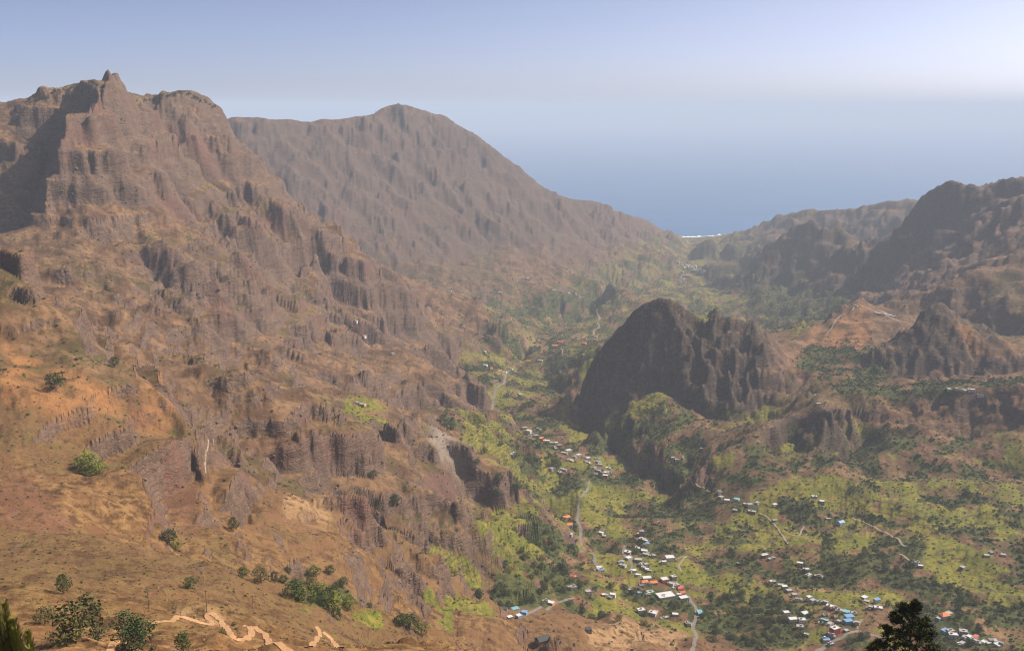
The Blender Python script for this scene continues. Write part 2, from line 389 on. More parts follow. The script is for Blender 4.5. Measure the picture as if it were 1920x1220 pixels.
def build_detail():
    x, y = XF, YF
    warp_x = x + 45 * fbm(x, y, 260, 3, 40); warp_y = y + 45 * fbm(x, y, 260, 3, 45)
    steep = smoothstep(0.06, 0.80, SL)
    shore = smoothstep(0, 60, ZB)
    calm = 1 - 0.7 * land_sample(thg, lrg, HELD).astype(np.float32)      # surveyed crests and lips keep their line
    az = x / y
    plain_rock = np.maximum(smoothstep(0.35, 0.37, az) * smoothstep(0.55, 0.52, az) * smoothstep(2420, 2480, y) * smoothstep(2950, 2850, y), 0.6 * smoothstep(0.05, 0.08, az) * smoothstep(0.30, 0.27, az) * smoothstep(2100, 2200, y) * smoothstep(2800, 2700, y))
    block = np.minimum(1, 1.6 * plain_rock)
    g = gullies(warp_x, warp_y, GX, GY, 330.0, 5, keep)
    z = ZB + calm * (1 - 0.62 * block) * (6.0 + 34.0 * steep) * (g - 0.1) * np.clip(rg / 1900, 0, 1) * (1 - 0.4 * smoothstep(3300, 4300, rg)) * shore
    patch = smoothstep(-0.25, 0.25, perlin(x / 420, y / 420, 33))
    w = 190.0
    for k in range(8):
        n = perlin(warp_x / w, warp_y / w, 60 + k)
        rd = 0.22 - np.abs(perlin(warp_x / w + 7.3, warp_y / w - 3.1, 80 + k))
        z += (n * 0.6 + rd * 1.25) * (calm if w > 30 else 0.5 + 0.5 * calm) * (1 + (1.5 if w < 60 else -0.55) * block) * w * ((0.10 if w > 60 else 0.10) + (0.17 if w > 60 else 0.25) * steep * (0.35 + 0.65 * patch)) * (1 + (0.4 + 1.0 * smoothstep(300, 900, x)) * smoothstep(3300, 4500, rg)) * (0.40 + 0.60 * (smoothstep(600, 1700, rg) if w > 40 else smoothstep(450, 1000, rg))) * keep(w) * shore * np.clip(rg / (5 * w), 0, 1)
        w *= 0.52
    for hgt, am, sd in ((70.0, 0.68, 5), (26.0, 0.6, 9), (10.0, 0.32, 14)):
        t = (z + 40 * fbm(x, y, 500, 3, sd) * (hgt / 40) + (0.05 + 0.24 * smoothstep(850, 650, ZB) * smoothstep(200, -200, x)) * x) / hgt
        fl = np.floor(t); fr = t - fl
        c0 = 0.25 + 0.3 * (perlin(fl * 3.7, x / 300, sd + 3))
        step = smoothstep(c0, c0 + 0.28, fr)
        pat = smoothstep(-0.22, 0.12, perlin(x / 260 + fl * 5.3, y / 260, sd + 1))
        z += (step - fr) * hgt * am * (smoothstep(0.40, 0.95, SL) if hgt > 30 else smoothstep(0.15, 0.6, SL)) * pat * calm * (1 - plain_rock) * keep(hgt * 2.2) * shore * smoothstep(500, 900, rg)
    return z
ZF = build_detail()
# ------------------------------------------------------------------ sample rows where the ground shows relief
dr = np.gradient(RF)[:, None].astype(np.float32)
dz = np.gradient(ZF, axis=0)
elev = (ZF - CAM_Z) / rg
seen = elev >= np.maximum.accumulate(elev, axis=0) - 0.012
dens = np.sqrt((0.30 * dr) ** 2 + dz ** 2) / rg * np.where(seen, 1.0, 0.30) + 0.00035
dens = blur(blur(dens.astype(np.float32), 14, 1), 22, 1)
dens = blur(dens, 4, 0)
cum = np.cumsum(dens, axis=0); cum = (cum - cum[0]) / (cum[-1] - cum[0])
RM = np.empty((NROW, NC), np.float32); ZM = np.empty((NROW, NC), np.float32)
q = np.linspace(0, 1, NROW)
IDX = np.empty((NROW, NC), np.float32)
fi = np.arange(NF)
for j in range(NC):
    IDX[:, j] = np.interp(q, cum[:, j], fi)
    RM[:, j] = np.interp(IDX[:, j], fi, RF)
    ZM[:, j] = np.interp(IDX[:, j], fi, ZF[:, j])
XM = RM * np.sin(TH)[None, :]; YM = RM * np.cos(TH)[None, :]
EM = np.maximum.accumulate((ZM - CAM_Z) / RM, axis=0)

def fine_to_mesh(a):
    i0 = np.clip(IDX.astype(int), 0, NF - 2); f = IDX - i0
    j = np.arange(NC)[None, :]
    return a[i0, j] * (1 - f) + a[i0 + 1, j] * f

def ground_z(x, y):
    """height of the built ground at a plan position"""
    r = math.hypot(x, y); t = (math.atan2(x, y) - TH[0]) / (TH[1] - TH[0])
    j = min(max(int(t), 0), NC - 2); f = min(max(t - j, 0), 1)
    return (1 - f) * float(np.interp(r, RM[:, j], ZM[:, j])) + f * float(np.interp(r, RM[:, j + 1], ZM[:, j + 1]))

def sight(px, py):
    """the ground point met along a sight line of the survey"""
    a, b = slope_dir(px, py)
    th = math.atan2(a, 1.0)
    tan_el = -b / math.hypot(a, 1.0)
    t = (th - TH[0]) / (TH[1] - TH[0]); j = min(max(int(round(t)), 0), NC - 1)
    col = EM[:, j]
    i = int(np.searchsorted(col, tan_el))
    if i >= NROW:
        i = int(np.argmax(col))
    i = max(i, 1)
    e0, e1 = col[i - 1], col[i]
    f = 1.0 if e1 <= e0 else (tan_el - e0) / (e1 - e0)
    r = RM[i - 1, j] + (RM[i, j] - RM[i - 1, j]) * min(max(f, 0), 1)
    x, y = r * math.sin(th), r * math.cos(th)
    return Vector((x, y, ground_z(x, y)))

def grid_mesh(name, X, Y, Z):
    nr, nc = X.shape
    me = bpy.data.meshes.new(name)
    co = np.stack([X, Y, Z], -1).reshape(-1, 3).astype(np.float32)
    me.vertices.add(nr * nc); me.vertices.foreach_set('co', co.ravel())
    i = np.arange(nr * nc, dtype=np.int32).reshape(nr, nc)
    f = np.stack([i[:-1, :-1], i[:-1, 1:], i[1:, 1:], i[1:, :-1]], -1).reshape(-1, 4)
    me.loops.add(f.size); me.loops.foreach_set('vertex_index', f.ravel())
    me.polygons.add(len(f)); me.polygons.foreach_set('loop_start', np.arange(len(f), dtype=np.int32) * 4)
    me.polygons.foreach_set('loop_total', np.full(len(f), 4, np.int32))
    me.polygons.foreach_set('use_smooth', np.ones(len(f), bool))
    me.update(calc_edges=True)
    return me
# ------------------------------------------------------------------ what covers the ground
SLM = fine_to_mesh(SL)
def local_slope():
    d_r = np.gradient(ZF, axis=0) / dr
    d_t = np.gradient(ZF, axis=1) / (rg * (TH[1] - TH[0]))
    return np.clip(np.sqrt(d_r ** 2 + d_t ** 2), 0, 4)
LOCAL = fine_to_mesh(blur(blur(local_slope().astype(np.float32), 1, 1), 1, 0))

WX = XM + 0.018 * RM * fbm(XM, YM, 90, 3, 201) * 2; WY = YM + 0.018 * RM * fbm(XM, YM, 90, 3, 205) * 2

def region(poly):
    """patch of ground whose outline was surveyed by eye, as a mask over the plan"""
    pts = [sight(px, py) for px, py in poly]
    x = np.array([p.x for p in pts]); y = np.array([p.y for p in pts])
    out = np.zeros(XM.shape, np.float32)
    box = (WX > x.min()) & (WX < x.max()) & (WY > y.min()) & (WY < y.max())
    qx, qy = WX[box], WY[box]
    ins = np.zeros(qx.shape, bool)
    j = len(x) - 1
    for i in range(len(x)):
        c = ((y[i] > qy) != (y[j] > qy)) & (qx < (x[j] - x[i]) * (qy - y[i]) / (y[j] - y[i] + 1e-9) + x[i])
        ins ^= c; j = i
    out[box] = ins
    return out

def regions(*polys):
    m = np.zeros(XM.shape, np.float32)
    for p in polys:
        m = np.maximum(m, region(p))
    return blur(blur(m, 2, 0), 2, 1)

stream = np.array([spot(*p) for p in [f for f in FEATURES if f[1][0] == (1600, 1300, 1120)][0][1]])
best = np.full(XM.shape, 1e9, np.float32); zst = np.zeros(XM.shape, np.float32)
for a, b in zip(stream[:-1], stream[1:]):
    d = b - a; t = np.clip(((XM - a[0]) * d[0] + (YM - a[1]) * d[1]) / (d[0] ** 2 + d[1] ** 2), 0, 1)
    q2 = (XM - a[0] - t * d[0]) ** 2 + (YM - a[1] - t * d[1]) ** 2
    m = q2 < best
    best = np.where(m, q2, best); zst = np.where(m, a[2] + t * d[2], zst)
DST = np.sqrt(best)
ABOVE = ZM - zst

n90 = fbm(XM, YM, 110, 4, 220); n30 = fbm(XM, YM, 34, 3, 230); n300 = fbm(XM, YM, 420, 3, 240)
valley = smoothstep(150, 50, ABOVE) * smoothstep(1150, 1350, RM) * smoothstep(1500, 700, DST)
valley = np.maximum(valley, smoothstep(230, 90, ABOVE) * smoothstep(3000, 3600, RM) * smoothstep(1500, 900, DST) * 0.8)

crop = regions(
 [(858,768),(885,772),(930,800),(985,842),(1040,872),(1085,915),(1092,935),(1070,955),(1030,940),(985,915),(935,880),(900,850),(872,820)],
 [(1415,935),(1455,908),(1520,912),(1535,950),(1525,985),(1490,1005),(1450,985),(1412,958)],
 [(1535,945),(1580,912),(1640,905),(1700,912),(1790,930),(1920,955),(1920,1010),(1850,1005),(1760,1000),(1680,985),(1600,985),(1550,985)],
 [(1560,1005),(1650,1000),(1680,1030),(1640,1055),(1580,1045)],
 [(1700,1010),(1800,1020),(1830,1055),(1760,1060),(1700,1045)],
 [(1740,1080),(1830,1082),(1920,1095),(1920,1130),(1820,1110),(1740,1100)],
 [(1335,985),(1400,975),(1450,990),(1440,1020),(1380,1030),(1335,1010)],
 [(1480,1045),(1560,1060),(1600,1085),(1560,1105),(1500,1090),(1470,1065)],
 [(1360,1060),(1440,1070),(1450,1110),(1400,1130),(1350,1110)],
 [(845,1085),(880,1120),(925,1145),(910,1160),(850,1140),(835,1110)],
 [(960,1070),(1040,1075),(1040,1100),(980,1100)],
 [(1110,1090),(1190,1085),(1200,1110),(1150,1125)],
 [(1180,1115),(1290,1130),(1295,1155),(1230,1150)],
 [(1085,548),(1130,545),(1160,560),(1130,585),(1095,575)],
 [(880,680),(930,685),(960,700),(910,705)],
 [(1070,640),(1120,645),(1110,690),(1070,670)],
 [(610,740),(660,735),(730,765),(725,785),(650,775)],
 [(1120,800),(1180,762),(1245,730),(1255,770),(1240,815),(1180,825),(1125,825)],
 [(1050,745),(1120,765),(1150,760),(1110,785),(1050,770)],
 [(1020,995),(1060,1010),(1075,1035),(1040,1060),(1015,1030)],
 [(660,1140),(720,1145),(720,1175),(660,1170)],
 [(150,848),(185,845),(200,880),(165,890)],
 [(560,1080),(610,1065),(640,1120),(600,1150),(550,1130)],
 [(1040,770),(1105,775),(1100,800),(1040,790)],
 [(1455,605),(1500,600),(1520,620),(1470,630)],
 [(1300,570),(1345,570),(1340,590),(1300,590)],
 [(930,960),(990,965),(1045,1005),(1060,1060),(980,1060),(900,1010)], [(800,1020),(860,1030),(900,1070),(850,1085),(790,1050)], [(1085,870),(1150,890),(1190,930),(1150,990),(1095,960)], [(700,1140),(820,1100),(850,1150),(760,1170)])
terr = regions(
 [(858,768),(930,800),(1040,872),(1092,935),(1070,955),(1085,990),(1030,990),(985,915),(935,880),(872,820)],
 [(1120,800),(1180,762),(1245,730),(1255,770),(1240,815),(1180,825),(1125,825)],
 [(1310,868),(1400,825),(1480,775),(1490,790),(1420,835),(1340,885)],
 [(1535,945),(1640,905),(1790,930),(1920,955),(1920,1060),(1760,1060),(1600,1050),(1535,985)],
 [(1335,985),(1440,975),(1535,950),(1525,1005),(1440,1030),(1335,1010)],
 [(1740,1080),(1920,1095),(1920,1150),(1740,1110)],
 [(850,1020),(950,1010),(960,1060),(870,1070)],
 [(1200,985),(1270,980),(1280,1040),(1220,1040)],
 [(640,880),(700,960),(800,960),(900,1010),(800,1050),(700,1000)],
 [(1050,980),(1090,950),(1060,930),(1000,950),(1010,990)],
 [(1780,870),(1920,860),(1920,920),(1800,915)])
wood = regions(
 [(1500,660),(1560,645),(1640,650),(1665,690),(1660,715),(1560,712),(1500,690)],
 [(1560,715),(1640,718),(1780,712),(1920,705),(1920,725),(1760,735),(1640,745),(1560,735)],
 [(1430,530),(1520,540),(1590,560),(1560,590),(1450,590),(1400,560)],
 [(985,555),(1040,548),(1085,565),(1085,595),(1010,600),(975,585)],
 [(930,1075),(1000,1080),(1050,1110),(1030,1135),(940,1140),(880,1110)],
 [(545,1085),(620,1065),(660,1110),(640,1150),(570,1155)],
 [(1190,790),(1260,770),(1280,800),(1240,840),(1200,820)],
 [(1200,930),(1330,930),(1340,970),(1220,975)],
 [(1660,1010),(1720,1020),(1700,1080),(1650,1090)],
 [(1540,990),(1570,990),(1570,1060),(1545,1060)],
 [(820,775),(860,770),(868,800),(840,812)],
 [(1750,1110),(1920,1140),(1920,1190),(1830,1160),(1760,1140)],
 [(1440,1110),(1500,1140),(1500,1200),(1440,1215),(1330,1180),(1380,1120)])
tan = regions(
 [(1800,1150),(1850,1155),(1890,1190),(1860,1200),(1830,1180)],
 [(1450,1075),(1530,1100),(1580,1130),(1540,1150),(1470,1120)],
 [(1230,985),(1260,985),(1280,1010),(1250,1015)],
 [(1085,1180),(1180,1160),(1290,1185),(1260,1215),(1120,1215)],
 [(560,930),(640,950),(620,980),(540,970)],
 [(330,1140),(420,1150),(420,1170),(330,1165)],
 [(980,620),(1020,630),(1030,660),(985,655)])
scar = regions([(795,808),(815,800),(845,835),(885,880),(893,905),(860,895),(820,865),(800,835)])
red = regions(
 [(0,885),(60,905),(120,950),(160,1010),(90,1000),(0,970)],
 [(400,800),(500,820),(600,832),(700,850),(640,870),(520,850),(420,830)],
 [(390,555),(425,560),(440,600),(420,610),(395,590)],
 [(230,735),(275,740),(280,790),(235,790)],
 [(300,870),(360,860),(390,950),(350,1000),(310,960)])
orange = regions(
 [(255,725),(330,745),(330,800),(280,815),(240,780)],
 [(0,620),(80,690),(180,710),(240,760),(120,790),(0,760)],
 [(1525,625),(1590,580),(1640,590),(1625,650),(1560,670),(1520,660)],
 [(1780,590),(1850,640),(1880,660),(1840,655),(1790,625)])  # last patch: sunlight on the cone's right flank put into the colour
basalt = np.maximum.reduce([smoothstep(x1, x1 - 0.02, XM / YM) * smoothstep(x0, x0 + 0.02, XM / YM) * smoothstep(d0, d0 + 60, YM) * smoothstep(d1, d1 - 60, YM)
    for x0, x1, d0, d1 in ((0.06, 0.275, 2270, 3000), (0.36, 0.52, 2480, 2860), (0.17, 0.60, 4300, 7400), (0.27, 0.44, 1880, 2180))])
basalt *= 0.9 * smoothstep(0.35, 0.8, LOCAL)
basalt = np.maximum(basalt, 0.45 * smoothstep(3900, 4600, YM) * smoothstep(0.16, 0.10, XM / YM) * smoothstep(200, 420, ZM))   # the far wall is toned greyer
# green fields and groves of the valley, broken by dry ground
crop = np.clip(crop * smoothstep(-0.30, -0.04, n30 * 0.8 + n90) + valley * smoothstep(0.0, 0.16, n90 + 0.4 * n30 - 0.02) * 0.9, 0, 1)
flat = smoothstep(1.2, 0.6, LOCAL)
wood = np.clip(wood * smoothstep(-0.30, 0.05, n30 + n90) + valley * smoothstep(0.02, 0.16, -n90 * 0.9 + 0.5 * n30 + 0.04), 0, 1)
scrub = smoothstep(-0.08, 0.25, n300 + 0.7 * n90 - 0.03) * smoothstep(1.3, 0.7, LOCAL) * (0.35 + 0.65 * smoothstep(550, 1000, RM))
rock = smoothstep(0.72, 1.25, LOCAL + 0.35 * n30 + 0.25 * n90)
rock = np.maximum(rock, 0.8 * smoothstep(3300, 4400, RM) * smoothstep(0.25, 0.5, SLM + 0.4 * n90))
rock = np.maximum(rock, 0.6 * smoothstep(0.8, 1.3, SLM + 0.5 * n90))
crop *= 1 - 0.9 * smoothstep(1.1, 1.8, LOCAL)
dry = smoothstep(1500, 500, RM + 900 * n300)            # the near slopes are grassed and parched

# dry-stone terraces: the plots are cut into steps
tm = np.clip(np.maximum(terr, 0.6 * crop), 0, 1) * smoothstep(2700, 2000, RM) * smoothstep(1.0, 0.6, LOCAL)
tt = ZM / 3.8 + 0.8 * fbm(XM, YM, 80, 2, 260)
fr_ = tt - np.floor(tt)
ZM += ((smoothstep(0.30, 0.62, fr_) - fr_) * 3.8 * 0.85 * tm).astype(np.float32)

def put_attr(me, name, chans):
    at = me.color_attributes.new(name, 'FLOAT_COLOR', 'POINT')
    at.data.foreach_set('color', np.stack([c.ravel() for c in chans], -1).astype(np.float32).ravel())

terrain_me = grid_mesh('terrain', XM, YM, ZM)
put_attr(terrain_me, 'cover', (crop, wood, rock, terr))
put_attr(terrain_me, 'soil', (tan, red, orange, scar))
put_attr(terrain_me, 'grass', (dry, scrub, basalt, n300 + 0.5))
terrain = bpy.data.objects.new('terrain', terrain_me)
terrain['kind'] = 'structure'
COL.objects.link(terrain)

# ------------------------------------------------------------------ node helpers
class Tree:
    def __init__(self, mat):
        mat.use_nodes = True
        self.nt = mat.node_tree; self.nt.nodes.clear()
    def n(self, typ, **kw):
        nd = self.nt.nodes.new(typ)
        for k, v in kw.items():
            setattr(nd, k, v)
        return nd
    def link(self, a, b):
        self.nt.links.new(a, b)
    def val(self, sock, v):
        if isinstance(v, bpy.types.NodeSocket): self.link(v, sock)
        else: sock.default_value = v
    def math(self, op, a, b=0.0, clamp=False):
        nd = self.n('ShaderNodeMath', operation=op, use_clamp=clamp)
        self.val(nd.inputs[0], a); self.val(nd.inputs[1], b)
        return nd.outputs[0]
    def mix(self, f, a, b, blend='MIX'):
        nd = self.n('ShaderNodeMix', data_type='RGBA', blend_type=blend)
        self.val(nd.inputs[0], f)
        for s, v in ((nd.inputs[6], a), (nd.inputs[7], b)):
            self.val(s, (*v, 1) if isinstance(v, tuple) and len(v) == 3 else v)
        return nd.outputs[2]
    def step(self, x, a, b):
        nd = self.n('ShaderNodeMapRange', interpolation_type='SMOOTHSTEP')
        self.val(nd.inputs[0], x); nd.inputs[1].default_value = a; nd.inputs[2].default_value = b
        return nd.outputs[0]
    def noise(self, vec, scale, detail=4.0, rough=0.55, dist=0.0):
        nd = self.n('ShaderNodeTexNoise')
        self.link(vec, nd.inputs['Vector'])
        nd.inputs['Scale'].default_value = scale; nd.inputs['Detail'].default_value = detail
        nd.inputs['Roughness'].default_value = rough; nd.inputs['Distortion'].default_value = dist
        return nd.outputs[0]
    def vec(self, v, scale):
        nd = self.n('ShaderNodeMapping'); self.link(v, nd.inputs[0]); nd.inputs['Scale'].default_value = scale
        return nd.outputs[0]
    def attr(self, name):
        nd = self.n('ShaderNodeAttribute', attribute_name=name)
        sp = self.n('ShaderNodeSeparateColor'); self.link(nd.outputs['Color'], sp.inputs[0])
        return sp.outputs[0], sp.outputs[1], sp.outputs[2], nd.outputs['Alpha']
    def finish(self, color, rough=0.95, normal=None, spec=0.2, **kw):
        p = self.n('ShaderNodeBsdfPrincipled')
        self.val(p.inputs['Base Color'], (*color, 1) if isinstance(color, tuple) else color)
        self.val(p.inputs['Roughness'], rough); p.inputs['Specular IOR Level'].default_value = spec
        if normal is not None: self.link(normal, p.inputs['Normal'])
        for k, v in kw.items(): self.val(p.inputs[k], v)
        o = self.n('ShaderNodeOutputMaterial'); self.link(p.outputs[0], o.inputs['Surface'])
        return p

def ground_material():
    m = bpy.data.materials.new('ground'); T = Tree(m)
    geo = T.n('ShaderNodeNewGeometry'); P = geo.outputs['Position']
    crop, wood, rock, terr = T.attr('cover'); tan, red, orange, scar = T.attr('soil'); dry, scrub, basalt, n300 = T.attr('grass')
    a = T.noise(P, 1 / 45, 6, 0.62); b = T.noise(P, 1 / 9, 5, 0.65); c = T.noise(P, 1 / 2.2, 4, 0.7); e = T.noise(P, 1 / 160, 3)
    bed = T.noise(T.vec(P, (1 / 80, 1 / 80, 1 / 16)), 1.0, 5, 0.6, 1.2)          # bedding of the lavas
    tilt = T.n('ShaderNodeMapping'); T.link(P, tilt.inputs[0]); tilt.inputs['Rotation'].default_value = (0.25, 0.35, 0.4); tilt.inputs['Scale'].default_value = (1 / 11, 1 / 11, 1 / 4.5)
    wob = T.n('ShaderNodeVectorMath', operation='ADD'); T.link(tilt.outputs[0], wob.inputs[0])
    wn_ = T.n('ShaderNodeTexNoise'); T.link(P, wn_.inputs['Vector']); wn_.inputs['Scale'].default_value = 1 / 14; wn_.inputs['Detail'].default_value = 4
    wsc = T.n('ShaderNodeVectorMath', operation='SCALE'); T.link(wn_.outputs['Color'], wsc.inputs[0]); wsc.inputs['Scale'].default_value = 2.6; T.link(wsc.outputs[0], wob.inputs[1])
    vo = T.n('ShaderNodeTexVoronoi', feature='DISTANCE_TO_EDGE'); T.link(wob.outputs[0], vo.inputs['Vector']); vo.inputs['Scale'].default_value = 1.0
    vc = T.n('ShaderNodeTexVoronoi', feature='F1'); T.link(wob.outputs[0], vc.inputs['Vector']); vc.inputs['Scale'].default_value = 1.0
    crack = T.step(vo.outputs['Distance'], 0.0, 0.16)                            # joints between blocks of rock
    tone = T.n('ShaderNodeSeparateColor'); T.link(vc.outputs['Color'], tone.inputs[0])
    streak = T.noise(T.vec(P, (1 / 9, 1 / 9, 1 / 40)), 1.0, 4, 0.6)
    # parched grass and stony soil
    g = T.mix(T.step(a, 0.36, 0.64), (0.088, 0.044, 0.023), (0.225, 0.128, 0.064))
    g = T.mix(T.step(b, 0.42, 0.70), g, (0.066, 0.040, 0.021))
    near_g = T.mix(T.step(b, 0.36, 0.66), (0.078, 0.038, 0.015), (0.285, 0.158, 0.058))
    near_g = T.mix(T.step(a, 0.45, 0.70), near_g, (0.150, 0.068, 0.027))
    g = T.mix(dry, g, near_g)
    g = T.mix(T.math('MULTIPLY', scrub, T.step(b, 0.44, 0.62)), g, (0.078, 0.070, 0.020))
    g = T.mix(T.math('MULTIPLY', scrub, T.step(c, 0.5, 0.66)), g, (0.048, 0.050, 0.018))  # fine dark specks: small bushes, and their shadows put into the colour
    # rock
    r = T.mix(T.step(bed, 0.35, 0.66), (0.058, 0.037, 0.030), (0.150, 0.093, 0.066))
    r = T.mix(T.math('MULTIPLY', tone.outputs[0], 0.75), r, (0.185, 0.120, 0.080))
    r = T.mix(T.math('MULTIPLY', tone.outputs[1], 0.45), r, (0.070, 0.044, 0.034))
    r = T.mix(T.math('SUBTRACT', 0.28, T.math('MULTIPLY', crack, 0.28)), r, (0.050, 0.034, 0.026))
    r = T.mix(T.step(c, 0.5, 0.75), r, (0.195, 0.130, 0.090))
    r = T.mix(T.step(e, 0.52, 0.68), r, (0.140, 0.074, 0.054))
    rk = T.step(T.math('ADD', rock, T.math('MULTIPLY', T.math('SUBTRACT', b, 0.5), 1.1)), 0.35, 0.65)
    g = T.mix(T.math('MULTIPLY', rk, 0.85), g, r)
    g = T.mix(T.math('MULTIPLY', basalt, T.step(b, 0.25, 0.6)), g, T.mix(T.step(c, 0.4, 0.7), (0.034, 0.028, 0.020), (0.078, 0.056, 0.038)))
    # soils
    g = T.mix(T.math('MULTIPLY', T.math('MULTIPLY', red, 0.7), T.step(b, 0.36, 0.58)), g, (0.150, 0.066, 0.042))
    g = T.mix(T.math('MULTIPLY', orange, T.step(a, 0.38, 0.58)), g, (0.270, 0.125, 0.046))
    g = T.mix(T.math('MULTIPLY', tan, T.step(b, 0.36, 0.55)), g, (0.300, 0.180, 0.083))
    g = T.mix(T.math('MULTIPLY', scar, T.step(streak, 0.2, 0.5)), g, (0.235, 0.180, 0.135))
    # crops, terraced in places: stone risers between the strips
    cr = T.mix(T.step(a, 0.38, 0.62), (0.135, 0.134, 0.017), (0.212, 0.178, 0.030))
    cr = T.mix(T.step(b, 0.46, 0.66), cr, (0.080, 0.092, 0.014))
    sp = T.n('ShaderNodeSeparateXYZ'); T.link(P, sp.inputs[0])
    zz = T.math('ADD', T.math('DIVIDE', sp.outputs[2], 5.0), T.math('MULTIPLY', T.noise(P, 1 / 60, 2), 2.0))
    riser = T.step(T.math('ABSOLUTE', T.math('SUBTRACT', T.math('FRACT', zz), 0.5)), 0.30, 0.42)
    riser = T.math('MULTIPLY', riser, T.math('MAXIMUM', terr, T.math('MULTIPLY', crop, 0.5)))
    cm = T.step(T.math('ADD', crop, T.math('MULTIPLY', T.math('SUBTRACT', b, 0.5), 1.2)), 0.2, 0.75)
    g = T.mix(cm, g, cr)
    g = T.mix(T.math('MULTIPLY', riser, 0.8), g, (0.095, 0.062, 0.032))
    # floor of the groves
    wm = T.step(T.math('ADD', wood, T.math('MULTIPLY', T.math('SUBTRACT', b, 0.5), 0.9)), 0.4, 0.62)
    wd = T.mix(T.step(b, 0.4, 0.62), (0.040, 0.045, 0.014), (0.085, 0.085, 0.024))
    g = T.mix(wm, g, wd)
    # relief too fine for the mesh
    h = T.math('ADD', T.math('MULTIPLY', b, 2.4), T.math('MULTIPLY', c, 0.8))
    h = T.math('ADD', h, T.math('MULTIPLY', T.math('MULTIPLY', bed, rock), 5.0))
    h = T.math('ADD', h, T.math('MULTIPLY', T.math('MULTIPLY', T.math('ADD', T.math('MULTIPLY', crack, 0.4), tone.outputs[2]), rock), 1.5))
    bp = T.n('ShaderNodeBump'); bp.inputs['Strength'].default_value = 0.75; bp.inputs['Distance'].default_value = 1.0
    T.link(h, bp.inputs['Height'])
    T.finish(g, 0.97, bp.outputs[0], 0.12)
    return m
terrain_me.materials.append(ground_material())

# ------------------------------------------------------------------ sea, surf and air
sea_me = bpy.data.meshes.new('sea')
sea_me.from_pydata([(-38000, 7800, 0), (38000, 7800, 0), (38000, 58000, 0), (-38000, 58000, 0)], [], [(0, 1, 2, 3)])
sea = bpy.data.objects.new('sea', sea_me); sea['kind'] = 'structure'; COL.objects.link(sea)
def water():
    m = bpy.data.materials.new('sea_water'); T = Tree(m)
    P = T.n('ShaderNodeNewGeometry').outputs['Position']
    a = T.noise(T.vec(P, (1 / 900, 1 / 500, 1)), 1.0, 4); b = T.noise(P, 1 / 25, 4, 0.6)
    col = T.mix(T.step(a, 0.35, 0.65), (0.010, 0.090, 0.230), (0.016, 0.115, 0.270))
    bp = T.n('ShaderNodeBump'); bp.inputs['Strength'].default_value = 0.6; bp.inputs['Distance'].default_value = 2.0
    T.link(b, bp.inputs['Height'])
    T.finish(col, 0.35, bp.outputs[0], 0.4)
    return m
sea_me.materials.append(water())

bm = bmesh.new(); bmesh.ops.create_cube(bm, size=1)
for v in bm.verts:
    v.co = Vector((v.co.x * 78000, -300 + (v.co.y + 0.5) * 59000, -75 + (v.co.z + 0.5) * 1490))
haze_me = bpy.data.meshes.new('haze'); bm.to_mesh(haze_me); bm.free()
haze = bpy.data.objects.new('haze', haze_me); haze['kind'] = 'stuff'; COL.objects.link(haze)
hm = bpy.data.materials.new('haze_air'); hm.use_nodes = True; hn = hm.node_tree; hn.nodes.clear()
pv = hn.nodes.new('ShaderNodeVolumePrincipled')
pv.inputs['Density'].default_value = 0.56e-4
pv.inputs['Color'].default_value = (0.66, 0.75, 0.87, 1)
pv.inputs['Anisotropy'].default_value = 0.0
ho = hn.nodes.new('ShaderNodeOutputMaterial'); hn.links.new(pv.outputs[0], ho.inputs['Volume'])
haze_me.materials.append(hm)
# ------------------------------------------------------------------ plants
def mesh_obj(name, verts, faces, mat, parent=None, smooth=False, mats=None, fmat=None):
    me = bpy.data.meshes.new(name)
    me.from_pydata(verts, [], faces)
    for m in (mats or [mat]): me.materials.append(m)
    if fmat is not None: me.polygons.foreach_set('material_index', fmat)
    if smooth: me.polygons.foreach_set('use_smooth', [True] * len(me.polygons))
    me.update()
    o = bpy.data.objects.new(name, me)
    COL.objects.link(o)
    if parent is not None: o.parent = parent
    return o

def copy_tree(root, loc, rotz, scale, parent_col=None):
    c = root.copy(); COL.objects.link(c)
    c.location = loc; c.rotation_euler = (0, 0, rotz); c.scale = scale
    for ch in root.children:
        k = ch.copy(); COL.objects.link(k); k.parent = c
    return c

def leaf_mat(name, dark, light, spread=0.35):
    m = bpy.data.materials.new(name); T = Tree(m)
    rnd = T.n('ShaderNodeObjectInfo').outputs['Random']
    P = T.n('ShaderNodeNewGeometry').outputs['Position']
    n = T.noise(P, 1 / 1.6, 3, 0.6)
    f = T.math('ADD', T.math('MULTIPLY', rnd, 0.6), T.math('MULTIPLY', n, 0.6))
    c = T.mix(T.step(f, 0.25, 0.85), dark, light)
    T.finish(c, 0.8, None, 0.2)
    return m

LEAF_DARK = leaf_mat('leaf_dark_green', (0.030, 0.044, 0.012), (0.078, 0.096, 0.022))
LEAF_OLIVE = leaf_mat('leaf_olive', (0.060, 0.062, 0.018), (0.140, 0.125, 0.034))
LEAF_FRESH = leaf_mat('leaf_fresh_green', (0.075, 0.098, 0.013), (0.170, 0.180, 0.024))
LEAF_DRY = leaf_mat('dry_grass_blades', (0.120, 0.066, 0.028), (0.330, 0.195, 0.075))
LEAF_PINE = leaf_mat('pine_needles', (0.026, 0.036, 0.009), (0.110, 0.105, 0.022))
def bark():
    m = bpy.data.materials.new('bark'); T = Tree(m)
    P = T.n('ShaderNodeNewGeometry').outputs['Position']
    c = T.mix(T.noise(T.vec(P, (3, 3, 0.6)), 1.0, 4), (0.055, 0.037, 0.024), (0.150, 0.105, 0.070))
    T.finish(c, 0.95)
    return m
BARK = bark()

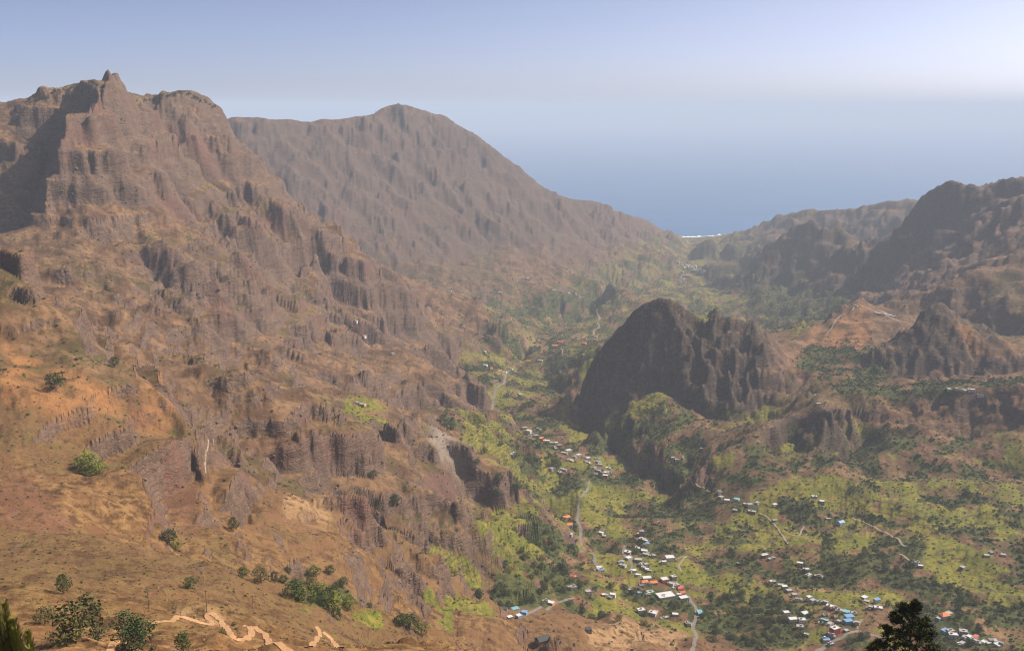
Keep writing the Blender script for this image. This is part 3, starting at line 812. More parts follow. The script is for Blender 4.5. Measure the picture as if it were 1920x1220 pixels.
def leaf_cloud(clumps, per, size, rs, flat=0.0):
    """leaf-sized faces gathered in clumps: clumps is a list of (centre, radius)"""
    V, F = [], []
    for c, rad in clumps:
        for _ in range(per):
            d = rs.normal(size=3); d /= np.linalg.norm(d) + 1e-9
            p = np.array(c) + d * rad * (0.45 + 0.6 * rs.random() ** 0.6) * np.array([1, 1, 0.8])
            n = d + rs.normal(size=3) * 0.55 + np.array([0, 0, 0.35 + flat]); n /= np.linalg.norm(n)
            t = np.cross(n, rs.normal(size=3)); t /= np.linalg.norm(t) + 1e-9
            b = np.cross(n, t)
            s = size * (0.6 + 0.8 * rs.random()); w = s * (0.45 + 0.35 * rs.random())
            k = len(V)
            V += [tuple(p - t * s - b * w * 0.3), tuple(p + b * w - t * 0.1 * s), tuple(p + t * s), tuple(p - b * w)]
            F.append((k, k + 1, k + 2, k + 3))
    return V, F

def tube(V, F, a, b, ra, rb, n=6):
    a, b = Vector(a), Vector(b); d = (b - a).normalized()
    u = d.orthogonal().normalized(); v = d.cross(u)
    k = len(V)
    for p, r in ((a, ra), (b, rb)):
        for i in range(n):
            t = 2 * math.pi * i / n
            V.append(tuple(p + u * r * math.cos(t) + v * r * math.sin(t)))
    for i in range(n):
        F.append((k + i, k + (i + 1) % n, k + n + (i + 1) % n, k + n + i))
    F.append(tuple(k + n + i for i in range(n)))

def broadleaf(seed, mat, clump_n, per, leaf, spread=0.42, tall=1.0, low=0.22):
    """unit tree: 1 high at tall=1; returns an Empty with trunk and crown"""
    rs = np.random.default_rng(seed)
    root = bpy.data.objects.new('broadleaf_tree', None); COL.objects.link(root)
    V, F = [], []
    lean = rs.normal(size=2) * 0.04
    top = (lean[0], lean[1], 0.55 * tall)
    tube(V, F, (0, 0, -0.06), (lean[0] * 0.5, lean[1] * 0.5, 0.28 * tall), 0.034, 0.026)
    tube(V, F, (lean[0] * 0.5, lean[1] * 0.5, 0.28 * tall), top, 0.026, 0.013)
    cl = []
    for i in range(clump_n):
        a = 2 * math.pi * (i * 0.618 + rs.random() * 0.15); h = low + (0.93 - low) * ((i + 0.5) / clump_n)
        k = math.sin(min(1.0, (h - low + 0.10) / (1.06 - low)) * math.pi) ** 0.6
        rr = spread * k * (0.45 + 0.6 * rs.random())
        c = (lean[0] + rr * math.cos(a), lean[1] + rr * math.sin(a), h * tall)
        cl.append((c, 0.13 + 0.07 * rs.random()))
        if i % 3 == 0:
            tube(V, F, (lean[0] * 0.5, lean[1] * 0.5, 0.25 * tall + 0.2 * h), c, 0.012, 0.004, 4)
    mesh_obj('trunk', V, F, BARK, root)
    v, f = leaf_cloud(cl, per, leaf, rs)
    mesh_obj('crown', v, f, mat, root)
    return root

def bush_mesh(name, seed, mat, clumps, per, leaf, squat=0.75):
    rs = np.random.default_rng(seed)
    cl = []
    for i in range(clumps):
        a = rs.random() * 6.283; rr = 0.34 * math.sqrt(rs.random())
        cl.append(((rr * math.cos(a), rr * math.sin(a), squat * (0.22 + 0.42 * rs.random() * (1 - rr))), 0.17 + 0.08 * rs.random()))
    v, f = leaf_cloud(cl, per, leaf, rs)
    me = bpy.data.meshes.new(name); me.from_pydata(v, [], f); me.materials.append(mat); me.update()
    return me

plants = bpy.data.collections.new('plant_kinds')       # shapes the scattered growth draws on
def kind(name, me):
    o = bpy.data.objects.new(name, me); plants.objects.link(o); return o
# sorted by name: the scatter picks by number
kind('a_dark_bush', bush_mesh('dark_bush', 1, LEAF_DARK, 7, 12, 0.085))
kind('b_dark_bush', bush_mesh('dark_bush', 2, LEAF_DARK, 9, 12, 0.080, 0.95))
kind('c_olive_bush', bush_mesh('olive_bush', 3, LEAF_OLIVE, 7, 12, 0.085))
kind('d_fresh_bush', bush_mesh('fresh_bush', 4, LEAF_FRESH, 7, 12, 0.085))
kind('e_dry_tuft', bush_mesh('dry_tuft', 5, LEAF_DRY, 4, 9, 0.14, 0.6))
kind('f_tall_tree', bush_mesh('tall_tree', 6, LEAF_DARK, 11, 13, 0.075, 1.35))

dth = TH[1] - TH[0]
AREA = RM * dth * np.gradient(RM, axis=0)
ELV = (ZM - CAM_Z) / RM
VIS = (ELV >= EM - 0.004) & (np.abs(np.arctan2(XM, YM)) < R(31))
ZG = np.gradient(ZM, axis=0)

def scatter(dens, lo, hi, kinds, weights, seed, zmin=8.0, px_min=0.9):
    """pick plan spots: dens per square metre, size range in metres"""
    rs = np.random.default_rng(seed)
    pr = np.where(VIS & (ZM > zmin), dens * AREA, 0)
    hit = rs.random(pr.shape) < pr
    ii, jj = np.nonzero(hit)
    s = lo + (hi - lo) * rs.random(len(ii)) ** 1.6
    ok = s * 996 / RM[ii, jj] > px_min
    ii, jj, s = ii[ok], jj[ok], s[ok]
    fr = rs.random(len(ii)); i2 = np.clip(ii + 1, 0, NROW - 1)
    x = XM[ii, jj] * (1 - fr) + XM[i2, jj] * fr; y = YM[ii, jj] * (1 - fr) + YM[i2, jj] * fr
    z = ZM[ii, jj] * (1 - fr) + ZM[i2, jj] * fr
    k = rs.choice(kinds, len(ii), p=np.array(weights) / np.sum(weights))
    return np.stack([x, y, z - 0.12 * s, s, k, rs.random(len(ii)) * 6.283], -1)

slope_ok = smoothstep(1.5, 0.8, LOCAL)
built_up = np.zeros(XM.shape, np.float32)          # filled where houses and roads stand
# ------------------------------------------------------------------ houses
def plain(name, col, rough=0.85, var=0.12, spec=0.25):
    m = bpy.data.materials.new(name); T = Tree(m)
    P = T.n('ShaderNodeNewGeometry').outputs['Position']
    n = T.noise(P, 1 / 1.3, 4, 0.65); n2 = T.noise(T.vec(P, (1.5, 1.5, 0.25)), 1.0, 3)
    d = tuple(c * (1 - 2.2 * var) for c in col)
    c = T.mix(T.step(n, 0.35, 0.7), col, d)
    c = T.mix(T.math('MULTIPLY', T.step(n2, 0.5, 0.75), 0.5), c, tuple(0.75 * a for a in d))
    T.finish(c, rough, None, spec)
    return m
WALLS = {k: plain(k + '_wall', c) for k, c in {
    'white': (0.66, 0.64, 0.60), 'grey': (0.36, 0.34, 0.32), 'cream': (0.66, 0.56, 0.42), 'stone': (0.24, 0.19, 0.15), 'orange': (0.72, 0.25, 0.07),
    'pink': (0.66, 0.30, 0.30), 'blue': (0.22, 0.42, 0.62), 'green': (0.20, 0.62, 0.10), 'yellow': (0.76, 0.56, 0.16), 'red': (0.52, 0.06, 0.05), 'teal': (0.12, 0.46, 0.48), 'peach': (0.74, 0.46, 0.28)}.items()}
def tile(name, a, b):
    m = bpy.data.materials.new(name); T = Tree(m)
    tc = T.n('ShaderNodeTexCoord').outputs['Object']
    w = T.n('ShaderNodeTexWave'); w.inputs['Scale'].default_value = 2.2; w.inputs['Distortion'].default_value = 0.4; T.link(tc, w.inputs[0])
    c = T.mix(w.outputs[1], a, b)
    T.finish(c, 0.85)
    return m
ROOFS = {'concrete': plain('concrete_roof', (0.40, 0.375, 0.345)), 'white': plain('white_roof', (0.64, 0.62, 0.58)), 'grey': plain('grey_roof', (0.27, 0.26, 0.25)),
         'orange': tile('orange_tiles', (0.62, 0.17, 0.06), (0.72, 0.25, 0.10)), 'red': tile('red_tiles', (0.48, 0.08, 0.06), (0.60, 0.14, 0.10)),
         'blue': plain('blue_sheet', (0.17, 0.34, 0.54), 0.5), 'thatch': plain('thatch', (0.25, 0.18, 0.11), 0.95, 0.2), 'dark': plain('dark_sheet', (0.07, 0.065, 0.06), 0.7), 'teal': plain('teal_sheet', (0.18, 0.42, 0.46), 0.6)}
PANE = plain('window_dark', (0.030, 0.035, 0.042), 0.25, 0.1, 0.5)
DOOR = plain('painted_door', (0.20, 0.11, 0.06), 0.7)

def box(V, F, x0, x1, y0, y1, z0, z1):
    k = len(V)
    V += [(x0, y0, z0), (x1, y0, z0), (x1, y1, z0), (x0, y1, z0), (x0, y0, z1), (x1, y0, z1), (x1, y1, z1), (x0, y1, z1)]
    F += [(k, k + 3, k + 2, k + 1), (k + 4, k + 5, k + 6, k + 7), (k, k + 1, k + 5, k + 4), (k + 1, k + 2, k + 6, k + 5), (k + 2, k + 3, k + 7, k + 6), (k + 3, k, k + 4, k + 7)]

_unit = {}
def opening_mesh(what):
    if what not in _unit:
        V, F = [], []
        if what == 'window': box(V, F, -0.55, 0.55, -0.06, 0.05, -0.6, 0.6)
        else: box(V, F, -0.5, 0.5, -0.06, 0.05, 0, 2.05)
        me = bpy.data.meshes.new(what); me.from_pydata(V, [], F); me.materials.append(PANE if what == 'window' else DOOR); me.update()
        _unit[what] = me
    return _unit[what]

HOUSES = []
def house(px, py, place, w=9.0, d=7.5, h=3.4, wall='white', roof='flat', rcol='concrete', rot=None, storey_gap=None):
    p = sight(px, py)
    r = math.hypot(p.x, p.y)
    rot = rot if rot is not None else random.uniform(-0.7, 0.7)
    c, s = math.cos(rot), math.sin(rot)
    corners = [ground_z(p.x + c * a * w / 2 - s * b * d / 2, p.y + s * a * w / 2 + c * b * d / 2) for a in (-1, 1) for b in (-1, 1)]
    base = 0.35 * min(corners) + 0.65 * (sum(corners) / 4)
    foot = max(min(min(corners) - base, 0) - 1.2, -4.5)
    root = bpy.data.objects.new('house', None); COL.objects.link(root)
    root.location = (p.x, p.y, base); root.rotation_euler = (0, 0, rot)
    X, Y = w / 2, d / 2
    V, F = [], []
    box(V, F, -X, X, -Y, Y, foot, h)
    if roof in ('gable', 'hip'):
        k = len(V); rise = 0.26 * d
        if roof == 'gable':
            V += [(-X, -Y, h), (-X, Y, h), (-X, 0, h + rise - 0.02), (X, -Y, h), (X, Y, h), (X, 0, h + rise - 0.02)]
            F += [(k, k + 2, k + 1), (k + 3, k + 4, k + 5)]
    mesh_obj('wall', V, F, WALLS[wall], root)
    V, F = [], []
    if roof == 'flat':
        box(V, F, -X - 0.12, X + 0.12, -Y - 0.12, Y + 0.12, h, h + 0.18)
        t = 0.22
        for q in ((-X, X, -Y, -Y + t), (-X, X, Y - t, Y), (-X, -X + t, -Y + t, Y - t), (X - t, X, -Y + t, Y - t)):
            box(V, F, *q, h + 0.18, h + 0.62)
        ro = mesh_obj('roof', V, F, ROOFS[rcol], root)
        if w > 7 and random.random() < 0.35:                      # stair head or water tank on the roof
            V, F = [], []; bx = random.uniform(-X * 0.4, X * 0.4)
            box(V, F, bx - 1.2, bx + 1.2, -1.0, 1.2, h + 0.18, h + 2.2)
            mesh_obj('stair_head', V, F, WALLS['grey' if wall != 'grey' else 'white'], root)
    elif roof == 'slab':
        box(V, F, -X - 0.3, X + 0.3, -Y - 0.3, Y + 0.3, h, h + 0.2)
        mesh_obj('roof', V, F, ROOFS[rcol], root)
    else:
        e = 0.35; rise = 0.26 * d; g = X + e if roof == 'gable' else X * 0.45
        zt = 0.14
        low = h - e * rise / Y
        V = [(-X - e, -Y - e, low), (X + e, -Y - e, low), (X + e, Y + e, low), (-X - e, Y + e, low), (-g, 0, h + rise), (g, 0, h + rise)]
        V += [(a, b, z + zt) for a, b, z in V]
        F = [(6, 7, 11, 10), (8, 9, 10, 11), (6, 10, 9), (7, 8, 11), (0, 4, 5, 1), (2, 5, 4, 3), (0, 3, 4), (1, 5, 2),
             (0, 1, 7, 6), (1, 2, 8, 7), (2, 3, 9, 8), (3, 0, 6, 9)]
        mesh_obj('roof', V, F, ROOFS[rcol], root)
    if r < 2650:
        n = max(1, int(w / 3.2)); floors = max(1, int(round(h / 3.0)))
        for fl in range(floors):
            zc = fl * 3.0 + 1.65
            if zc + 0.8 > h: continue
            for i in range(n):
                xx = -X + (i + 0.5) * w / n
                if fl == 0 and i == n // 2:
                    o = bpy.data.objects.new('door', opening_mesh('door')); o.location = (xx, -Y - 0.02, 0.02)
                else:
                    o = bpy.data.objects.new('window', opening_mesh('window')); o.location = (xx, -Y - 0.02, zc)
                COL.objects.link(o); o.parent = root
            for sx in (-1, 1):
                o = bpy.data.objects.new('window', opening_mesh('window')); o.location = (sx * (X + 0.02), 0.2 * Y, zc)
                o.rotation_euler = (0, 0, math.pi / 2); COL.objects.link(o); o.parent = root
    HOUSES.append((root, px, py, place, wall, roof, rcol, w, h, r))
    m = (XM - p.x) ** 2 + (YM - p.y) ** 2 < (0.62 * max(w, d) + 1.0) ** 2
    built_up[m] = 1
    return root

KN, LO, UP, RS, MV, CT, RP, PL, LB = ('in the knoll village', 'in the bottom-right village', 'in the hamlet on the green terraces', 'along the roadside strip below the yellow-green slope',
    'in the mid-valley hamlet', 'in the town by the sea', 'on the path ridge', 'on the right-hand plateau', 'on the slope at the bottom centre')
TW, CR, ED = 'in the row beside the big pine', 'among the scrub at the right edge', 'high on the brown left slope'
F_, G_, H_, S_ = 'flat', 'gable', 'hip', 'slab'
LIST = [
 # knoll village
 (1061,972,KN,15,10,6.2,'cream',G_,'orange',0.5),(1067,987,KN,11,9,6.0,'white',G_,'orange',0.3),(1068,997,KN,9,7,3.2,'white',F_,'white'),
 (1127,1000,KN,8,7,3.2,'white',F_,'white'),(1133,1006,KN,6,5,2.6,'stone',S_,'concrete'),(1229,982,KN,8,6,3,'white',G_,'red'),(1203,1003,KN,8,8,8.6,'grey',F_,'concrete'),(1204,1015,KN,12,9,6.4,'grey',F_,'concrete'),(1214,1021,KN,7,6,3.2,'white',S_,'blue'),
 (1177,1038,KN,11,9,6.2,'white',F_,'white'),(1179,1047,KN,11,8,3.4,'white',F_,'white'),(1166,1054,KN,8,7,3.2,'cream',F_,'concrete'),(1169,1061,KN,9,7,3.2,'white',F_,'concrete'),
 (1195,1029,KN,8,7,3.2,'white',F_,'white'),(1208,1034,KN,10,8,3.4,'white',F_,'white'),(1211,1041,KN,10,7,3.2,'cream',F_,'concrete'),(1222,1043,KN,7,6,3,'pink',F_,'concrete'),
 (1197,1053,KN,12,9,5.8,'grey',F_,'concrete'),(1203,1060,KN,10,8,3.4,'grey',F_,'grey'),(1212,1061,KN,8,7,5.6,'white',F_,'concrete'),(1213,1068,KN,6,5,2.8,'pink',S_,'white'),
 (1188,1071,KN,10,7,3.2,'cream',F_,'white'),(1197,1079,KN,8,6,3,'white',F_,'white'),(1256,1050,KN,15,12,6.6,'white',F_,'white',0.15),(1240,1056,KN,6,5,2.8,'white',S_,'concrete'),
 (1213,1086,KN,14,9,3.6,'white',F_,'white'),(1208,1096,KN,11,8,5.6,'white',H_,'orange',0.2),(1225,1093,KN,11,8,3.8,'orange',G_,'orange',0.2),(1246,1091,KN,12,10,6.8,'orange',F_,'white',0.35),
 (1263,1085,KN,8,7,5.8,'grey',F_,'white'),(1258,1097,KN,10,8,5.8,'white',F_,'concrete'),(1268,1100,KN,10,8,5.8,'grey',F_,'concrete'),(1275,1106,KN,9,7,4.2,'peach',G_,'red',0.4),(1279,1113,KN,9,7,3.6,'white',G_,'red',0.4),
 (1219,1112,KN,12,9,3.8,'green',F_,'concrete',0.25),(1248,1117,KN,27,17,3.4,'white',F_,'white',0.3),(1282,1123,KN,14,9,5.4,'grey',F_,'white',0.3),
 (1178,1104,KN,8,6,3,'white',F_,'concrete'),(1199,1112,KN,6,5,2.6,'white',S_,'blue'),(1124,1066,KN,10,8,3.4,'white',F_,'white'),(1128,1070,KN,7,6,2.8,'blue',S_,'blue'),(1117,1070,KN,7,6,3,'white',F_,'concrete'),
 (1072,1082,KN,10,7,3.2,'cream',G_,'red'),(1075,1102,KN,10,8,3.4,'white',F_,'concrete'),(1103,1110,KN,9,8,5.4,'cream',F_,'concrete'),(1137,1117,KN,7,6,3,'white',F_,'concrete'),(1149,1119,KN,8,7,5.6,'white',F_,'white'),
 (1202,1147,KN,11,9,5.6,'white',F_,'white'),(1224,1151,KN,11,9,3.6,'white',F_,'white'),(1246,1159,KN,14,5,2.6,'stone',F_,'concrete'),(1266,1153,KN,8,5,2.8,'white',S_,'white'),(1289,1170,KN,8,6,3,'stone',F_,'concrete'),(1312,1152,KN,7,11,4.8,'white',S_,'teal',0.1),
 # bottom-right village
 (1435,1042,LO,9,7,3.4,'white',F_,'white'),(1444,1049,LO,8,6,3,'grey',F_,'concrete'),(1500,1061,LO,9,7,6,'pink',F_,'white'),(1510,1068,LO,8,6,3,'grey',F_,'concrete'),(1516,1079,LO,10,6,3,'white',F_,'white'),(1533,1081,LO,10,6,3,'stone',F_,'concrete'),
 (1450,1092,LO,8,6,3,'stone',F_,'concrete'),(1464,1098,LO,10,7,3.2,'white',F_,'concrete'),(1471,1103,LO,9,7,5.2,'grey',F_,'white'),(1480,1109,LO,10,7,3.2,'grey',F_,'concrete'),(1490,1116,LO,9,7,3.2,'cream',F_,'concrete'),(1499,1125,LO,8,7,3.2,'grey',F_,'grey'),
 (1517,1124,LO,8,7,6,'white',F_,'white'),(1524,1129,LO,9,7,5.4,'white',F_,'concrete'),(1537,1129,LO,8,6,3,'white',F_,'concrete'),(1548,1130,LO,7,6,3,'grey',F_,'concrete'),
 (1557,1138,LO,12,8,3.6,'white',F_,'white'),(1562,1142,LO,7,5,2.8,'red',S_,'red'),(1575,1144,LO,9,7,3.2,'peach',F_,'concrete'),(1588,1149,LO,10,8,3.4,'white',S_,'teal'),(1601,1151,LO,8,7,3.2,'white',F_,'concrete'),
 (1621,1122,LO,10,8,3.4,'white',F_,'white',0.5),(1625,1129,LO,7,5,3,'grey',S_,'concrete'),(1644,1129,LO,9,7,6,'white',S_,'blue',0.4),(1647,1140,LO,12,8,3.6,'white',F_,'white'),(1633,1139,LO,7,6,3.2,'red',F_,'concrete'),
 (1474,1156,LO,9,7,8.6,'white',F_,'white',0.15),(1487,1164,LO,13,8,5.6,'white',F_,'white',0.15),(1510,1155,LO,11,9,6.4,'green',F_,'white',0.35),(1504,1166,LO,10,8,5.6,'white',F_,'white'),(1500,1177,LO,10,8,4,'peach',F_,'concrete'),(1512,1190,LO,7,5,2.8,'cream',F_,'concrete'),
 (1550,1153,LO,7,6,3,'stone',H_,'thatch'),(1564,1157,LO,7,7,3,'stone',H_,'thatch'),(1578,1162,LO,7,7,3,'stone',H_,'thatch'),(1546,1164,LO,10,4,2.6,'grey',S_,'teal'),(1539,1169,LO,9,7,3.2,'white',F_,'concrete'),(1556,1171,LO,9,6,3,'white',F_,'concrete'),
 (1592,1159,LO,12,9,5.6,'white',S_,'blue',0.2),(1590,1168,LO,11,8,5.4,'blue',S_,'blue',0.2),(1603,1169,LO,7,6,3,'grey',F_,'concrete'),(1565,1186,LO,12,9,8.8,'red',F_,'white',0.5),(1558,1192,LO,8,6,5,'grey',F_,'concrete'),(1549,1200,LO,9,7,3.2,'white',S_,'blue'),(1558,1208,LO,8,6,3,'blue',F_,'concrete'),(1587,1183,LO,7,6,3,'stone',F_,'concrete'),
 (1770,1158,TW,13,10,6,'white',H_,'orange',0.3),(1760,1161,TW,7,6,3.4,'blue',F_,'concrete'),(1779,1152,TW,10,8,4,'yellow',F_,'concrete'),
 (1772,1183,TW,10,7,3.2,'white',S_,'blue'),(1782,1184,TW,10,8,3.4,'pink',F_,'concrete'),(1787,1194,TW,12,8,5.4,'white',F_,'white'),(1806,1187,TW,11,9,5.6,'grey',F_,'concrete'),(1809,1195,TW,8,6,3,'white',F_,'concrete'),(1817,1195,TW,8,6,3.2,'teal',F_,'white'),(1829,1195,TW,9,5,3,'white',S_,'red'),(1825,1201,TW,9,7,3.4,'white',F_,'white'),(1833,1207,TW,9,7,3.4,'white',F_,'concrete'),(1845,1205,TW,8,6,3,'cream',F_,'white'),(1862,1204,TW,12,9,3.6,'peach',F_,'concrete'),(1873,1211,TW,12,9,3.6,'white',F_,'white'),(1804,1207,TW,9,6,3,'white',F_,'concrete'),(1853,1207,TW,7,5,2.8,'green',F_,'white'),
 (1719,1056,CR,10,6,3,'white',F_,'concrete'),(1726,1062,CR,8,6,3,'grey',F_,'white'),(1805,1065,CR,9,7,3.2,'grey',F_,'concrete'),(1850,1042,CR,9,7,3.2,'cream',F_,'concrete'),(1858,1037,CR,8,6,3.2,'grey',F_,'concrete'),(1881,1042,CR,8,7,3.2,'white',F_,'concrete'),
 # hamlet on the green terraces
 (1349,924,UP,8,7,5.4,'white',F_,'concrete'),(1352,933,UP,10,8,3.4,'grey',F_,'concrete'),(1363,941,UP,10,8,5.6,'white',F_,'white'),(1381,938,UP,10,8,5.2,'white',S_,'teal'),(1398,946,UP,9,7,3.2,'white',F_,'concrete'),(1406,949,UP,11,8,5.4,'white',F_,'concrete'),(1420,943,UP,8,7,3,'white',F_,'concrete'),(1453,947,UP,10,7,3.2,'white',F_,'white'),(1410,960,UP,14,8,3.4,'stone',F_,'concrete'),(1378,958,UP,8,6,3,'stone',F_,'concrete'),(1431,918,UP,8,6,2.8,'stone',G_,'thatch'),
 (1527,932,UP,10,7,3.2,'white',F_,'white'),(1541,944,UP,9,8,6,'grey',F_,'white'),(1453,976,UP,10,6,2.8,'stone',F_,'concrete'),(1553,973,UP,9,5,2.6,'peach',F_,'concrete'),(1576,983,UP,12,9,5.4,'white',G_,'blue',0.5),(1262,858,UP,9,7,3.2,'white',F_,'concrete'),(1270,862,UP,9,7,3.2,'white',F_,'white'),(1279,858,UP,8,6,3,'grey',F_,'concrete'),(1316,842,UP,8,6,3,'white',F_,'concrete'),(1386,1058,UP,8,6,2.8,'stone',F_,'concrete'),
 # roadside strip
 (953,800,RS,11,8,3.4,'white',F_,'concrete'),(984,803,RS,12,9,3.8,'white',F_,'concrete'),(992,810,RS,11,10,8,'white',F_,'white'),(994,816,RS,10,8,5.4,'grey',F_,'concrete'),(1005,817,RS,12,9,5.2,'white',F_,'concrete'),(1015,822,RS,12,9,4,'peach',G_,'orange'),(1020,826,RS,9,8,3.6,'orange',G_,'orange'),(1026,829,RS,11,9,5.6,'white',F_,'white'),(1036,832,RS,13,8,4,'green',F_,'concrete'),(1043,833,RS,9,8,5,'white',F_,'white'),(1049,837,RS,10,8,4.4,'red',F_,'concrete'),(1038,839,RS,10,7,3.2,'grey',F_,'concrete'),(1066,846,RS,14,9,4.4,'white',F_,'white'),(1058,850,RS,14,8,3.2,'grey',F_,'concrete'),(1085,853,RS,11,7,3.2,'white',F_,'white'),(1077,857,RS,9,7,3.2,'grey',F_,'concrete'),(1069,864,RS,13,7,3,'cream',F_,'white'),(1013,807,RS,6,5,2.8,'white',F_,'white'),
 (1103,861,RS,11,8,5.2,'white',F_,'white'),(1101,867,RS,12,8,3.6,'white',F_,'concrete'),(1118,860,RS,8,7,3,'white',F_,'concrete'),(1122,867,RS,10,8,5.4,'white',F_,'concrete'),(1125,872,RS,9,7,3.4,'grey',F_,'concrete'),(1115,878,RS,8,6,3,'white',F_,'concrete'),(1123,883,RS,9,7,3.4,'white',F_,'concrete'),(1133,888,RS,12,9,5.8,'white',F_,'white'),(1135,894,RS,11,8,5.4,'red',F_,'white'),(1142,888,RS,8,8,5.6,'white',F_,'concrete'),(1117,890,RS,9,7,3.2,'pink',F_,'concrete'),(1138,877,RS,8,6,3,'white',F_,'white'),
 (960,851,RS,11,8,3.4,'white',G_,'white'),(1036,882,RS,12,9,5.4,'white',F_,'white'),(1050,886,RS,8,7,3.4,'white',F_,'white'),(1058,882,RS,12,6,3.2,'pink',F_,'concrete'),
 # mid valley
 (910,688,MV,13,10,6.4,'white',F_,'white'),(921,692,MV,10,8,5,'peach',G_,'red'),(937,696,MV,13,9,4.6,'white',G_,'orange'),(946,698,MV,12,9,4,'white',F_,'white'),(955,696,MV,13,8,3.6,'white',F_,'concrete'),(959,692,MV,10,8,3.4,'white',F_,'white'),(931,702,MV,10,7,3.2,'white',F_,'white'),(929,715,MV,14,9,3.4,'white',F_,'concrete'),(909,661,MV,8,7,6.8,'white',F_,'white'),(848,680,MV,13,9,4,'white',F_,'white'),
 (1041,650,MV,20,12,6,'white',G_,'orange'),(1050,642,MV,22,14,6,'pink',G_,'red'),(1062,647,MV,11,8,4,'yellow',F_,'concrete'),(1095,646,MV,15,13,8,'orange',F_,'orange'),(1097,635,MV,12,9,4,'pink',F_,'red'),(1117,638,MV,13,9,4,'white',G_,'red'),(1117,632,MV,12,9,3.6,'white',F_,'white'),(1095,665,MV,11,8,3.4,'white',F_,'white'),(1013,676,MV,18,12,4,'white',F_,'concrete'),(991,678,MV,16,10,3.6,'cream',G_,'orange'),(1053,662,MV,7,7,14,'grey',F_,'concrete'),(1053,696,MV,14,8,3,'cream',F_,'concrete'),(956,596,MV,13,10,5,'pink',G_,'red'),(939,589,MV,12,9,3.6,'white',F_,'white'),(975,740,MV,11,8,3.4,'white',F_,'white'),
 (978,522,MV,20,11,4,'white',F_,'white'),(990,522,MV,16,10,4,'white',F_,'white'),(1037,543,MV,24,14,5,'white',F_,'white'),(1065,547,MV,18,10,4,'white',F_,'white'),(938,549,MV,18,10,4,'white',F_,'white'),(842,547,MV,20,10,4,'white',F_,'concrete'),
 (680,620,ED,18,8,3.4,'white',F_,'white'),(667,604,ED,10,8,5,'white',F_,'concrete'),(737,664,ED,9,7,3.4,'white',F_,'concrete'),(668,757,ED,10,7,3.2,'white',F_,'concrete'),(680,760,ED,11,8,3.2,'peach',F_,'concrete'),
 # path ridge and plateau
 (1645,588,RP,16,9,4,'white',F_,'white'),(1652,590,RP,14,9,5,'white',F_,'concrete'),(1660,590,RP,15,9,4.4,'grey',F_,'white'),(1668,592,RP,14,9,4,'white',F_,'white'),(1675,594,RP,14,9,4,'white',F_,'concrete'),(1605,574,RP,9,7,3.4,'white',F_,'white'),
 (1782,729,PL,14,8,3.4,'white',F_,'white'),(1799,728,PL,16,8,3.6,'white',F_,'concrete'),(1806,731,PL,14,8,3.4,'cream',F_,'white'),(1821,731,PL,16,9,4,'white',F_,'white'),(1838,740,PL,13,7,3.2,'white',F_,'concrete'),(1532,737,PL,14,9,4,'white',F_,'concrete'),(1535,757,PL,12,7,3.2,'peach',F_,'concrete'),
 # bottom centre
 (966,1142,LB,9,7,3.2,'white',S_,'teal'),(945,1140,LB,8,6,3,'blue',S_,'dark'),(983,1151,LB,7,6,5,'blue',S_,'blue'),(973,1158,LB,7,6,5,'blue',F_,'white'),(1031,1132,LB,12,8,3.4,'orange',F_,'white'),(1022,1126,LB,8,5,2.8,'cream',F_,'concrete'),(1018,1200,LB,15,11,4,'stone',G_,'dark',0.5),(1103,1184,LB,7,7,5.5,'stone',S_,'dark',0.2),(956,1158,LB,6,5,2.6,'grey',S_,'white'),
]
rf = random.Random(17)
EXTRA = []
for t in LIST:
    if t[2] in (KN, RS, LO, TW) and rf.random() < (0.75 if t[2] == KN and t[0] > 1155 and t[1] < 1130 else 0.45):          # sheds and half-built rooms squeezed between
        EXTRA.append((t[0] + rf.uniform(3, 6) * rf.choice((-1, 1)), t[1] + rf.uniform(-3, 4), t[2], rf.uniform(5, 8), rf.uniform(4.5, 6.5), rf.choice((2.6, 2.8, 3.0, 5.2)), rf.choice(('white', 'grey', 'white', 'cream', 'grey', 'stone')), F_, rf.choice(('concrete', 'white', 'grey'))))
for t in LIST + EXTRA:
    house(*t)
rt = random.Random(5)
for k in range(62):                                   # the town near the beach
    if k < 40:
        u = rt.random(); px = 1268 + 56 * u + rt.uniform(-3, 3); py = 492 + 14 * u + rt.uniform(-4, 9)
    elif k < 52:
        px = rt.uniform(1272, 1292); py = rt.uniform(510, 526)
    else:
        px = rt.uniform(1280, 1306); py = rt.uniform(449, 460)
    house(px, py, CT, rt.uniform(13, 22), rt.uniform(9, 14), rt.choice([4, 5, 7, 9]), rt.choice(['white', 'white', 'white', 'cream', 'grey', 'peach']), F_, rt.choice(['white', 'concrete', 'white']), rt.uniform(-0.6, 0.6))

